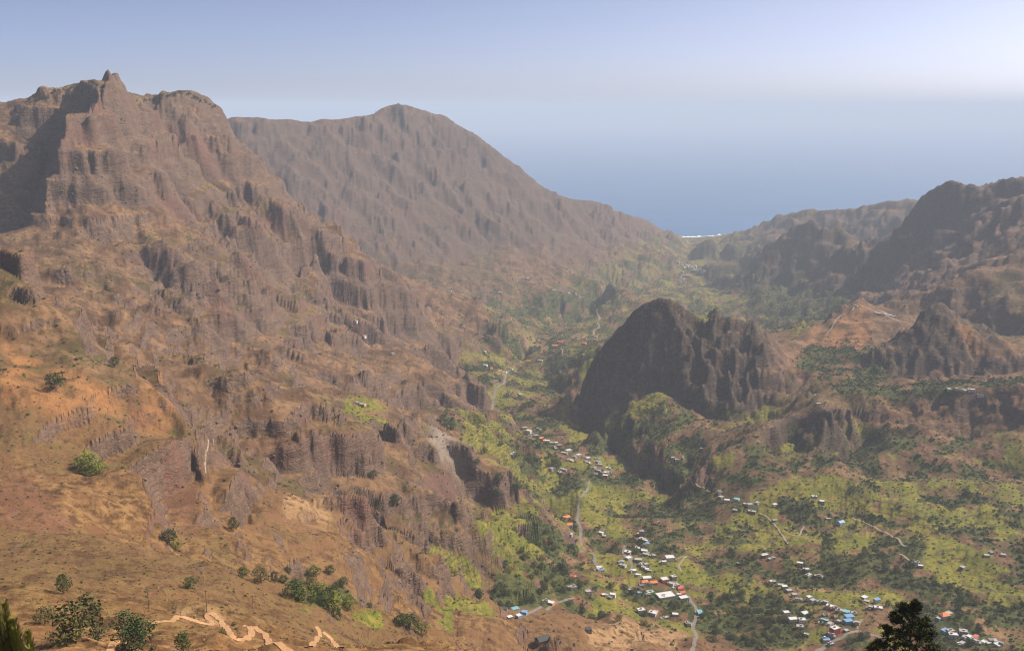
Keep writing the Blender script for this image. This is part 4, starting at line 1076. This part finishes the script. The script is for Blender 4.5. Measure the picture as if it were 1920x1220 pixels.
ORD = ['first', 'second', 'third', 'fourth', 'fifth', 'sixth', 'seventh', 'eighth', 'ninth', 'tenth', 'eleventh', 'twelfth', 'thirteenth', 'fourteenth', 'fifteenth',
       'sixteenth', 'seventeenth', 'eighteenth', 'nineteenth', 'twentieth'] + ['twenty-' + s for s in ('first', 'second', 'third', 'fourth', 'fifth', 'sixth', 'seventh', 'eighth', 'ninth')]
ORD += ['thirtieth'] + [o.replace('twenty', 'thirty') for o in ORD[20:29]] + ['fortieth'] + [o.replace('twenty', 'forty') for o in ORD[20:29]] + ['fiftieth'] + [o.replace('twenty', 'fifty') for o in ORD[20:29]]
def look(h):
    root, px, py, place, wall, roof, rcol, w, hh, r = h
    size = 'tall ' if hh >= 8 else ('two-storey ' if hh >= 5 else ('low ' if hh < 3.1 else 'one-storey '))
    if w > 16 and place != CT and place != MV: size = 'very wide '
    rf = {'flat': 'flat-roofed', 'slab': rcol + '-roofed', 'gable': rcol + '-roofed gabled', 'hip': rcol + '-roofed hipped'}[roof]
    if roof == 'flat' and rcol in ('orange', 'red', 'grey'): rf = rcol + '-roofed'
    if roof == 'flat' and rcol == 'white' and wall == 'white': rf = 'white-topped'
    return f'{size}{wall} {rf} house'
def in_turn(items, noun_of, place_of, key):
    """labels that tell look-alikes apart by their order from the left"""
    groups = {}
    for it in items: groups.setdefault((noun_of(it), place_of(it)), []).append(it)
    out = []
    for (noun, place), its in groups.items():
        its.sort(key=key)
        for i, it in enumerate(its):
            out.append((it, f'{noun} {place}' if len(its) == 1 else f'{ORD[i]} {noun} from the left {place}'))
    return out
for h, text in in_turn(HOUSES, look, lambda h: h[3], lambda h: h[1]):
    h[0]['label'] = text; h[0]['category'] = 'house'; h[0]['group'] = 'houses ' + h[3]
# ------------------------------------------------------------------ roads, tracks and surf
def track(name, label_mat, pixels, width, lift=0.35, spread=1.0):
    pts = [sight(px, py) for px, py in pixels]
    line = [pts[0]]
    for a, b in zip(pts[:-1], pts[1:]):
        L = (Vector((b.x, b.y)) - Vector((a.x, a.y))).length
        n = max(1, int(L / max(width * 0.4, 1.0)))
        for i in range(1, n + 1):
            line.append(a.lerp(b, i / n))
    P = np.array([(p.x, p.y) for p in line])
    for _ in range(4):
        P[1:-1] = 0.25 * P[:-2] + 0.5 * P[1:-1] + 0.25 * P[2:]
    V, F = [], []
    for i, (x, y) in enumerate(P):
        a = P[max(i - 1, 0)]; b = P[min(i + 1, len(P) - 1)]
        t = (b - a) / (np.linalg.norm(b - a) + 1e-6); nx, ny = -t[1], t[0]
        wob = width * (0.5 + 0.06 * math.sin(i * 0.7) + 0.05 * math.sin(i * 0.23))
        zz = [ground_z(x + nx * s * wob, y + ny * s * wob) for s in (-1, 0, 1)]
        zm = max(zz[1], 0.5 * (zz[0] + zz[2]))
        for s, z in zip((-1, 0, 1), zz):
            V.append((x + nx * s * wob, y + ny * s * wob, 0.35 * z + 0.65 * zm + lift))
    for i in range(len(P) - 1):
        k = 3 * i
        F += [(k, k + 1, k + 4, k + 3), (k + 1, k + 2, k + 5, k + 4)]
    # side faces down to the ground, so that the bed has thickness
    n0 = len(V)
    for i in range(len(P)):
        for c in (0, 2):
            x, y, z = V[3 * i + c]; V.append((x, y, z - 2.5 - lift))
    for i in range(len(P) - 1):
        k = 3 * i; q = n0 + 2 * i
        F += [(k, k + 3, q + 2, q), (k + 2, q + 1, q + 3, k + 5)]
    o = mesh_obj(name, V, F, label_mat)
    o['kind'] = 'structure'
    for x, y in P[::2]:
        built_up[(np.abs(XM - x) < width) & (np.abs(YM - y) < width)] = 1
    return o
def earth(name, a, b):
    m = bpy.data.materials.new(name); T = Tree(m)
    P = T.n('ShaderNodeNewGeometry').outputs['Position']
    c = T.mix(T.step(T.noise(P, 0.8, 5, 0.65), 0.35, 0.65), a, b)
    T.finish(c, 0.95)
    return m
CLAY = earth('trodden_clay', (0.34, 0.185, 0.085), (0.46, 0.265, 0.125))
COBBLE = earth('cobbles', (0.150, 0.125, 0.098), (0.215, 0.185, 0.148))
PALE = earth('pale_track', (0.22, 0.165, 0.110), (0.32, 0.25, 0.175))
track('dirt_path', CLAY, [(275,1168),(300,1167),(320,1166),(332,1158),(326,1154),(342,1157),(365,1164),(385,1171),(398,1171),(392,1162),(386,1153),(394,1150),(404,1153),(416,1166),(428,1182),(438,1198),(450,1203),(464,1196),(472,1184),(468,1176),(459,1172),(478,1177),(498,1188),(520,1206),(545,1226)], 2.6, 0.5)
track('dirt_path', CLAY, [(204,1225),(208,1210),(218,1203),(230,1204),(238,1211)], 2.2)
track('dirt_path', CLAY, [(592,1174),(599,1184),(594,1196),(586,1206),(580,1212)], 2.6)
track('dirt_path', CLAY, [(606,1184),(622,1197),(640,1214)], 2.4)
track('valley_road', COBBLE, [(1104,900),(1096,922),(1086,945),(1082,975),(1089,995),(1088,1012),(1090,1028),(1102,1036),(1116,1040),(1114,1052),(1122,1064)], 6.0)
track('valley_road', COBBLE, [(1290,1116),(1300,1132),(1308,1150),(1302,1165),(1299,1178),(1306,1192),(1301,1210),(1296,1224)], 5.5)
track('valley_road', COBBLE, [(1530,1222),(1556,1205),(1580,1194),(1600,1184),(1612,1181)], 6.0)
track('valley_road', COBBLE, [(1622,1187),(1640,1190),(1656,1199),(1672,1213),(1682,1226)], 6.0)
track('village_lane', COBBLE, [(1172,1022),(1168,1035),(1172,1045),(1182,1050),(1184,1062),(1190,1072),(1200,1082)], 5.0)
track('valley_road', COBBLE, [(985,1150),(1008,1140),(1040,1130),(1062,1124),(1078,1121)], 5.0)
track('valley_road', COBBLE, [(952,694),(947,706),(944,718),(930,728),(926,745),(922,768)], 7.0)
track('valley_road', PALE, [(1078,548),(1088,558),(1108,566),(1116,572),(1114,580),(1121,588),(1125,597),(1121,605),(1124,614),(1114,618),(1113,627),(1095,631),(1085,636)], 9.0)
track('ridge_path', PALE, [(1690,604),(1668,595),(1642,585),(1626,577),(1612,573)], 6.0, 0.8)
track('ridge_path', PALE, [(1602,575),(1598,582),(1586,588),(1576,592),(1567,600),(1562,610),(1556,620),(1548,630)], 5.0, 0.8)
track('contour_path', PALE, [(1276,904),(1300,908),(1318,912),(1332,921)], 3.5)
track('contour_path', PALE, [(1424,962),(1440,970),(1452,982),(1462,996),(1478,1020)], 3.5)
track('contour_path', PALE, [(1508,987),(1503,993),(1500,1003),(1484,1004)], 3.0)
track('contour_path', PALE, [(1598,972),(1625,980),(1645,992),(1664,1000),(1686,1012),(1696,1024)], 3.5)
track('contour_path', PALE, [(1686,1038),(1700,1046),(1712,1056)], 3.5)
track('contour_path', PALE, [(1618,1160),(1610,1168),(1608,1178)], 4.0)
track('hill_track', PALE, [(1262,1050),(1275,1045),(1288,1042),(1280,1050),(1272,1060),(1278,1072)], 3.0)
track('hill_track', PALE, [(386,888),(384,870),(386,850),(390,835),(400,822)], 1.3)

def surf():
    V, F = [], []
    pts = [(px, 443.0) for px in np.linspace(1255, 1412, 60)]
    rs = np.random.default_rng(3)
    for i, (px, py) in enumerate(pts):
        a, b = slope_dir(px, py)
        D = CAM_Z / b
        while ground_z(a * D, D) > 0.3 and D < 9300: D += 12
        while ground_z(a * D, D) < 0.0 and D > 8200: D -= 12
        w0, w1 = 15 + 15 * rs.random(), 15 + 75 * rs.random() ** 1.5 * (1 if i % 7 else 1.6)
        V += [(a * (D - w0), D - w0, 0.6), (a * (D + w1), D + w1, 0.5)]
    for i in range(len(pts) - 1):
        k = 2 * i; F.append((k, k + 2, k + 3, k + 1))
    m = bpy.data.materials.new('foam'); T = Tree(m)
    T.finish((0.86, 0.88, 0.88), 0.8)
    o = mesh_obj('surf', V, F, m); o['kind'] = 'structure'
surf()

# ------------------------------------------------------------------ utility poles
WOOD = plain('weathered_wood', (0.11, 0.085, 0.06), 0.9)
for px, py, hgt, text in ((279, 1140, 11.5, 'left utility pole standing above the zigzag dirt path'), (388, 1146, 11.5, 'middle utility pole beside the bend of the zigzag dirt path'), (475, 1150, 11.5, 'right utility pole past the end of the zigzag dirt path')):
    p = sight(px, py)
    root = bpy.data.objects.new('utility_pole', None); COL.objects.link(root); root.location = p
    V, F = [], []; tube(V, F, (0, 0, -0.8), (0, 0, hgt), 0.17, 0.11, 8); mesh_obj('pole', V, F, WOOD, root)
    V, F = [], []; box(V, F, -0.9, 0.9, -0.06, 0.06, hgt - 0.7, hgt - 0.55); mesh_obj('cross_arm', V, F, WOOD, root)
    for x in (-0.75, 0.75):
        V, F = [], []; tube(V, F, (x, 0, hgt - 0.55), (x, 0, hgt - 0.3), 0.06, 0.04, 6); mesh_obj('insulator', V, F, WALLS['grey'], root)
    root['label'] = text; root['category'] = 'utility pole'; root['group'] = 'utility poles on the near slope'
# ------------------------------------------------------------------ growth
free = 1 - blur(blur(built_up, 1, 0), 1, 1)
free = np.where(free > 0.75, 1.0, 0.0)
sets = []
sets.append(scatter(0.016 * wood * free * smoothstep(1.8, 1.0, LOCAL), 4.0, 11.0, [0, 1, 2, 5, 3], [4, 4, 4, 2, 1], 301, px_min=1.2))
sets.append(scatter((0.0022 + 0.0022 * smoothstep(1200, 1400, RM)) * np.clip(crop + 0.6 * valley, 0, 1) * free * slope_ok, 2.0, 6.5, [0, 1, 2, 3], [3, 3, 2, 2], 302, px_min=1.1))
sets.append(scatter((0.0018 + 0.0060 * scrub) * (1 - wood) * free * slope_ok * smoothstep(600, 1200, RM), 1.5, 5.5, [0, 1, 2, 3], [4, 2, 4, 1], 303, px_min=1.1))
sets.append(scatter(0.055 * free * slope_ok * smoothstep(1300, 700, RM), 0.5, 2.0, [4, 4, 2], [6, 2, 1], 304, px_min=0.9))
sets.append(scatter((0.0030 + 0.012 * scrub) * free * slope_ok * smoothstep(1200, 800, RM), 0.8, 3.0, [2, 0, 3], [5, 2, 1], 305, px_min=1.0))
crest = []
rs = np.random.default_rng(77)
for x0, y0, x1, y1, n in ((20, 200, 100, 172, 14), (100, 168, 186, 152, 26), (255, 186, 300, 180, 9), (300, 178, 345, 168, 16), (345, 168, 405, 196, 26), (700, 206, 760, 196, 10), (560, 227, 690, 215, 8)):
    for k in range(n):
        u = rs.random(); p = sight(x0 + (x1 - x0) * u, y0 + (y1 - y0) * u + 4 + 5 * rs.random())
        crest.append((p.x, p.y, p.z - 0.5, rs.uniform(6, 12), rs.choice([0, 1, 5]), rs.random() * 6.28))
sets.append(np.array(crest))
PTS = np.concatenate(sets)
size_px = PTS[:, 3] * 996 / np.hypot(PTS[:, 0], PTS[:, 1])

# the largest ones in view stand as trees of their own
cx = PTS[:, 0]; cyf = PTS[:, 1] * CP - (PTS[:, 2] - CAM_Z) * SP
cyu = PTS[:, 1] * SP + (PTS[:, 2] - CAM_Z) * CP
SPX = 960 + FOCAL * cx / cyf; SPY = 610 - FOCAL * cyu / cyf
ok = (SPX > 6) & (SPX < 1914) & (SPY > 150) & (SPY < 1214) & (PTS[:, 4] != 4) & (PTS[:, 3] > 2.2) & (SPY > 230)
order = np.argsort(-np.where(ok, size_px, 0))
N_SOLO = 230
solo = order[:N_SOLO]
rest = np.ones(len(PTS), bool); rest[solo] = False

# --- mass of shrubs and groves
M = PTS[rest]
sm = bpy.data.meshes.new('shrubs_and_groves')
sm.vertices.add(len(M)); sm.vertices.foreach_set('co', M[:, :3].astype(np.float32).ravel())
for nm, typ, data in (('size', 'FLOAT', M[:, 3]), ('pick', 'INT', M[:, 4].astype(np.int32)), ('turn', 'FLOAT', M[:, 5])):
    at = sm.attributes.new(nm, typ, 'POINT'); at.data.foreach_set('value', data.astype(np.int32 if typ == 'INT' else np.float32))
sm.update()
shrubs = bpy.data.objects.new('shrubs_and_groves', sm); COL.objects.link(shrubs)
shrubs['kind'] = 'stuff'; shrubs['label'] = 'scattered shrubs, dry tufts and dense groves over slopes and valley floor'; shrubs['category'] = 'shrubs'
ng = bpy.data.node_groups.new('grow', 'GeometryNodeTree')
ng.interface.new_socket('Geometry', in_out='INPUT', socket_type='NodeSocketGeometry')
ng.interface.new_socket('Geometry', in_out='OUTPUT', socket_type='NodeSocketGeometry')
gi = ng.nodes.new('NodeGroupInput'); go = ng.nodes.new('NodeGroupOutput')
ci = ng.nodes.new('GeometryNodeCollectionInfo'); ci.inputs['Collection'].default_value = plants
ci.inputs['Separate Children'].default_value = True; ci.inputs['Reset Children'].default_value = True
ip = ng.nodes.new('GeometryNodeInstanceOnPoints'); ip.inputs['Pick Instance'].default_value = True
def named(nm, typ):
    a = ng.nodes.new('GeometryNodeInputNamedAttribute'); a.data_type = typ; a.inputs['Name'].default_value = nm
    return a.outputs['Attribute']
cb = ng.nodes.new('ShaderNodeCombineXYZ'); ng.links.new(named('turn', 'FLOAT'), cb.inputs[2])
ng.links.new(gi.outputs[0], ip.inputs['Points']); ng.links.new(ci.outputs[0], ip.inputs['Instance'])
ng.links.new(named('pick', 'INT'), ip.inputs['Instance Index']); ng.links.new(cb.outputs[0], ip.inputs['Rotation'])
cs = ng.nodes.new('ShaderNodeCombineXYZ'); sz = named('size', 'FLOAT')
for k in range(3): ng.links.new(sz, cs.inputs[k])
ng.links.new(cs.outputs[0], ip.inputs['Scale'])
ng.links.new(ip.outputs[0], go.inputs[0])
md = shrubs.modifiers.new('grow', 'NODES'); md.node_group = ng

# --- loose rock under and on the outcrops
def rock_mesh(seed):
    rs = np.random.default_rng(seed)
    b = bmesh.new(); bmesh.ops.create_icosphere(b, subdivisions=2, radius=0.5)
    cuts = [(rs.normal(size=3), 0.24 + 0.18 * rs.random()) for _ in range(9)]
    for v in b.verts:
        p = np.array(v.co)
        for n, d in cuts:
            n = n / np.linalg.norm(n); t = p @ n
            if t > d: p = p - n * (t - d)
        v.co = Vector(p * np.array([1.25, 1.0, 0.8]))
    me = bpy.data.meshes.new('rock'); b.to_mesh(me); b.free()
    me.materials.append(ROCK); return me
def rock_mat():
    m = bpy.data.materials.new('loose_rock'); T = Tree(m)
    rnd = T.n('ShaderNodeObjectInfo').outputs['Random']; P = T.n('ShaderNodeNewGeometry').outputs['Position']
    c = T.mix(rnd, (0.085, 0.056, 0.040), (0.190, 0.125, 0.083))
    c = T.mix(T.step(T.noise(P, 0.9, 4, 0.65), 0.42, 0.7), c, (0.070, 0.047, 0.034))
    T.finish(c, 0.95)
    return m
ROCK = rock_mat()
rock_kinds = bpy.data.collections.new('rock_kinds')
for k in range(4):
    rock_kinds.objects.link(bpy.data.objects.new('rock_kind', rock_mesh(400 + k)))
patchy = smoothstep(0.05, 0.22, n30 + 0.5 * n90)
RK = scatter((0.0010 + 0.010 * np.clip(rock, 0, 1) * patchy) * (1 - crop) * (1 - wood) * free * smoothstep(420, 800, RM) * smoothstep(3200, 2200, RM), 1.5, 7.5, [0, 1, 2, 3], [1, 1, 1, 1], 311, px_min=1.3)
RK[:, 2] -= 0.10 * RK[:, 3]
rm_ = bpy.data.meshes.new('loose_rocks')
rm_.vertices.add(len(RK)); rm_.vertices.foreach_set('co', RK[:, :3].astype(np.float32).ravel())
for nm, typ, data in (('size', 'FLOAT', RK[:, 3]), ('pick', 'INT', RK[:, 4].astype(np.int32)), ('turn', 'FLOAT', RK[:, 5])):
    at = rm_.attributes.new(nm, typ, 'POINT'); at.data.foreach_set('value', data.astype(np.int32 if typ == 'INT' else np.float32))
rm_.update()
rocks = bpy.data.objects.new('loose_rocks', rm_); COL.objects.link(rocks)
rocks['kind'] = 'stuff'; rocks['label'] = 'loose brown rocks scattered on the slopes and outcrops'; rocks['category'] = 'rocks'
ng2 = ng.copy()
for nd in ng2.nodes:
    if nd.bl_idname == 'GeometryNodeCollectionInfo': nd.inputs['Collection'].default_value = rock_kinds
md = rocks.modifiers.new('lie', 'NODES'); md.node_group = ng2

# --- single trees
TREES = []
protos = {}
def proto(kind, mat, seeds, **kw):
    protos[kind] = [broadleaf(s, mat, **kw) for s in seeds]
proto('dark green', LEAF_DARK, (21, 22, 23), clump_n=24, per=34, leaf=0.040)
proto('olive', LEAF_OLIVE, (31, 32), clump_n=22, per=30, leaf=0.040, spread=0.46, tall=0.9)
proto('yellow-green', LEAF_FRESH, (41, 42), clump_n=22, per=32, leaf=0.042, spread=0.48, tall=0.85)
used = set()
def plant_tree(kind, loc, size, rot, place, px, name=None, girth=1.0):
    i = len(TREES) % len(protos[kind]); src = protos[kind][i]
    if (kind, i) not in used:
        used.add((kind, i)); t = src; t.location = loc; t.rotation_euler = (0, 0, rot); t.scale = (size * girth, size * girth, size)
    else:
        t = copy_tree(src, loc, rot, (size * girth, size * girth, size))
    TREES.append((t, kind, place, px, size))
    return t
ZONES = [  # (x0, y0, x1, y1, words)
 (0, 1040, 330, 1220, 'on the bottom-left near slope'), (330, 1040, 520, 1220, 'beside the zigzag path'), (520, 1040, 700, 1220, 'in the gully below the near slope'),
 (0, 860, 330, 1040, 'on the parched left-edge slope'), (330, 860, 700, 1040, 'on the reddish slope left of centre'), (0, 400, 330, 860, 'on the upper left-edge slope'),
 (330, 400, 700, 860, 'on the brown slope under the cliffs'), (700, 1040, 1060, 1220, 'around the bottom-centre green hollow'), (700, 860, 1060, 1040, 'on the slope left of the road'),
 (700, 600, 900, 860, 'above the yellow-green terraces'), (900, 600, 1190, 860, 'on the valley floor left of the crag'), (1060, 860, 1190, 1040, 'beside the valley road'), (1060, 1040, 1340, 1220, 'around the knoll village'),
 (1190, 860, 1340, 1040, 'on the bluff right of the stream'), (1190, 600, 1500, 860, 'at the foot of the crag'), (1340, 1040, 1660, 1220, 'around the bottom-right village'), (1340, 860, 1560, 1040, 'on the bright green terraces'),
 (1560, 860, 1720, 1040, 'on the terraces near the ravine'), (1720, 860, 1920, 1040, 'on the right-edge terraces'), (1660, 1040, 1920, 1220, 'on the lower right-edge terraces'), (1500, 600, 1920, 860, 'below the cone on the right')]
def zone_of(px, py):
    for x0, y0, x1, y1, w in ZONES:
        if x0 <= px < x1 and y0 <= py < y1: return w
    return 'on the far side of the valley'
hand = [ # kind, column, row of the foot, height in metres, girth
 ('dark green', 118, 1112, 10, 0.75), ('olive', 85, 1168, 9, 1.0), ('olive', 150, 1195, 15, 1.1), ('olive', 128, 1205, 10, 1.1), ('dark green', 178, 1160, 8, 0.7), ('dark green', 238, 1190, 11, 1.1), ('dark green', 262, 1205, 9, 1.1), ('dark green', 255, 1222, 9, 1.3), ('olive', 185, 1200, 9, 1.0),
 ('dark green', 437, 995, 14, 0.8), ('dark green', 357, 1102, 7, 1.2), ('olive', 490, 1092, 13, 0.8), ('dark green', 515, 1092, 11, 0.7), ('dark green', 455, 1082, 8, 1.0), ('yellow-green', 570, 1125, 13, 1.1), ('yellow-green', 600, 1110, 12, 1.1), ('dark green', 548, 1118, 11, 1.1), ('yellow-green', 622, 1138, 14, 1.2), ('yellow-green', 588, 1080, 13, 1.0), ('yellow-green', 655, 1142, 11, 1.2), ('dark green', 318, 1018, 12, 1.2), ('yellow-green', 330, 1028, 8, 1.2),
 ('dark green', 768, 1182, 13, 1.2), ('dark green', 752, 1172, 10, 1.1), ('yellow-green', 790, 1186, 9, 1.2), ('dark green', 101, 728, 16, 1.2), ('yellow-green', 168, 880, 14, 1.5), ('yellow-green', 182, 888, 12, 1.5), ('yellow-green', 155, 872, 10, 1.4), ('dark green', 215, 688, 12, 1.0), ('dark green', 345, 1222, 8, 0.8),
 ('dark green', 700, 895, 12, 1.2), ('dark green', 740, 945, 14, 1.2), ('dark green', 935, 900, 15, 1.2), ('dark green', 965, 920, 16, 1.2), ('dark green', 990, 865, 13, 1.2), ('dark green', 908, 850, 12, 1.2), ('dark green', 1010, 840, 14, 0.9), ('dark green', 1030, 858, 12, 0.9), ('dark green', 930, 930, 14, 1.2), ('dark green', 966, 858, 12, 1.2), ('dark green', 1040, 868, 20, 1.2), ('dark green', 1048, 876, 18, 1.1),
 ('dark green', 940, 835, 10, 1.2), ('dark green', 895, 870, 11, 1.1), ('dark green', 838, 800, 18, 1.1), ('dark green', 850, 805, 16, 1.1), ('dark green', 828, 790, 15, 1.1),
]
for k, px, py, hgt, g in hand:
    p = sight(px, py)
    plant_tree(k, (p.x, p.y, p.z - 0.2), hgt, random.uniform(0, 6.28), zone_of(px, py), px, girth=g)
for i in solo:
    x, y, z, s, k, a = PTS[i]
    kd = {0: 'dark green', 1: 'dark green', 2: 'olive', 3: 'yellow-green', 5: 'dark green'}[int(k)]
    plant_tree(kd, (x, y, z), s * 1.08, a, zone_of(SPX[i], SPY[i]), SPX[i])
def tree_noun(t):
    s = t[4]
    return ('tall ' if s >= 11 else 'small ' if s < 6 else 'medium ') + t[1] + ' tree'
for t, text in in_turn(TREES, tree_noun, lambda t: t[2], lambda t: t[3]):
    t[0]['label'] = text; t[0]['category'] = 'tree'; t[0]['group'] = 'trees ' + t[2]

# --- pines close to the viewpoint
def pine(loc, hgt, width, seed, label, upright=False):
    rs = np.random.default_rng(seed)
    root = bpy.data.objects.new('pine_tree', None); COL.objects.link(root); root.location = loc
    V, F = [], []; tube(V, F, (0, 0, -0.6), (0.1, 0.05, hgt * 0.6), 0.24, 0.14, 8); tube(V, F, (0.1, 0.05, hgt * 0.6), (0.15, 0, hgt * 0.97), 0.14, 0.03, 8)
    cl = []
    n = 46
    for i in range(n):
        u = (i + 0.5) / n
        z0 = hgt * (0.22 + 0.74 * u)
        reach = width * 0.5 * (1 - u) ** 0.55 * (0.62 + 0.55 * rs.random()) + 0.3
        a = i * 2.4 + rs.normal() * 0.35
        tip = np.array([reach * math.cos(a), reach * math.sin(a), z0 + 0.34 * reach])
        foot = np.array([0.08, 0.03, z0 - 0.25 * reach])
        tube(V, F, foot, tip, 0.06, 0.015, 4)
        for k in range(4 + int(reach * 1.6)):
            w = 0.45 + 0.6 * rs.random()
            c = foot + (tip - foot) * w + rs.normal(size=3) * np.array([0.32, 0.32, 0.22])
            cl.append((tuple(c), 0.34 + 0.24 * rs.random()))
    for k in range(6): cl.append(((0.15 + rs.normal() * 0.2, rs.normal() * 0.2, hgt * (0.94 + 0.012 * k)), 0.3))
    mesh_obj('trunk', V, F, BARK, root)
    v, f = [], []
    for c, rad in cl:
        for _ in range(64):
            d = rs.normal(size=3); d[2] = abs(d[2]) * 0.9 - 0.15; d /= np.linalg.norm(d)
            p = np.array(c) + d * rad * (0.25 + 0.55 * rs.random())
            q = p + (d + rs.normal(size=3) * 0.35) * 0.30
            t = np.cross(d, rs.normal(size=3)); t /= np.linalg.norm(t) + 1e-9; t *= 0.06
            k = len(v); v += [tuple(p - t), tuple(p + t), tuple(q + t * 0.4), tuple(q - t * 0.4)]; f.append((k, k + 1, k + 2, k + 3))
    mesh_obj('crown', v, f, LEAF_PINE, root)
    root['label'] = label; root['category'] = 'tree'; root['group'] = 'pines close to the viewpoint'
    return root
def pine_at(px, py_top, D, width, seed, label):
    t = spot(px, py_top, D); gz = ground_z(t[0], t[1])
    return pine((t[0], t[1], gz), t[2] - gz + 0.4, width, seed, label)
pine_at(1712, 1132, 122, 9.5, 3, 'big dark pine rising over the bottom edge right of centre')
pine_at(1641, 1206, 128, 3.5, 8, 'tip of a pine just left of the big dark pine')
def shoots(loc, tops, label):
    """young pine with upright pale candles"""
    rs = np.random.default_rng(9)
    root = bpy.data.objects.new('pine_sapling', None); COL.objects.link(root); root.location = loc
    V, F = [], []; v, f = [], []; cv, cf = [], []
    for (x, y, z) in tops:
        tube(V, F, (x * 0.3, y * 0.3, z - 6.5), (x, y, z - 0.6), 0.09, 0.05, 6)
        tube(cv, cf, (x, y, z - 0.6), (x + 0.03, y, z), 0.05, 0.015, 6)
        for _ in range(900):
            u = rs.random(); zc = z - 0.35 - 4.5 * u; rr = 0.15 + 0.55 * u ** 0.7
            a = rs.random() * 6.283
            p = np.array([x + rr * math.cos(a) * rs.random(), y + rr * math.sin(a) * rs.random(), zc]); d = np.array([math.cos(a) * 0.5, math.sin(a) * 0.5, 0.9]) * 0.34
            t = np.array([-math.sin(a), math.cos(a), 0]) * 0.022
            k = len(v); v += [tuple(p - t), tuple(p + t), tuple(p + d + t * 0.4), tuple(p + d - t * 0.4)]; f.append((k, k + 1, k + 2, k + 3))
    mesh_obj('trunk', V, F, BARK, root); mesh_obj('crown', v, f, LEAF_FRESH, root); mesh_obj('candles', cv, cf, CLAY, root)
    root['label'] = label; root['category'] = 'tree'; root['group'] = 'pines close to the viewpoint'
a = spot(14, 1150, 62); gz = ground_z(a[0], a[1])
tops = []
for px, py in ((3, 1126), (14, 1158), (25, 1152), (33, 1166), (44, 1182), (56, 1204), (-12, 1140), (8, 1180)):
    b = spot(px, py, 62); tops.append((b[0] - a[0], random.uniform(-0.5, 0.5), b[2] - gz))
shoots((a[0], a[1], gz), tops, 'young pine with pale upright shoots in the bottom left corner')
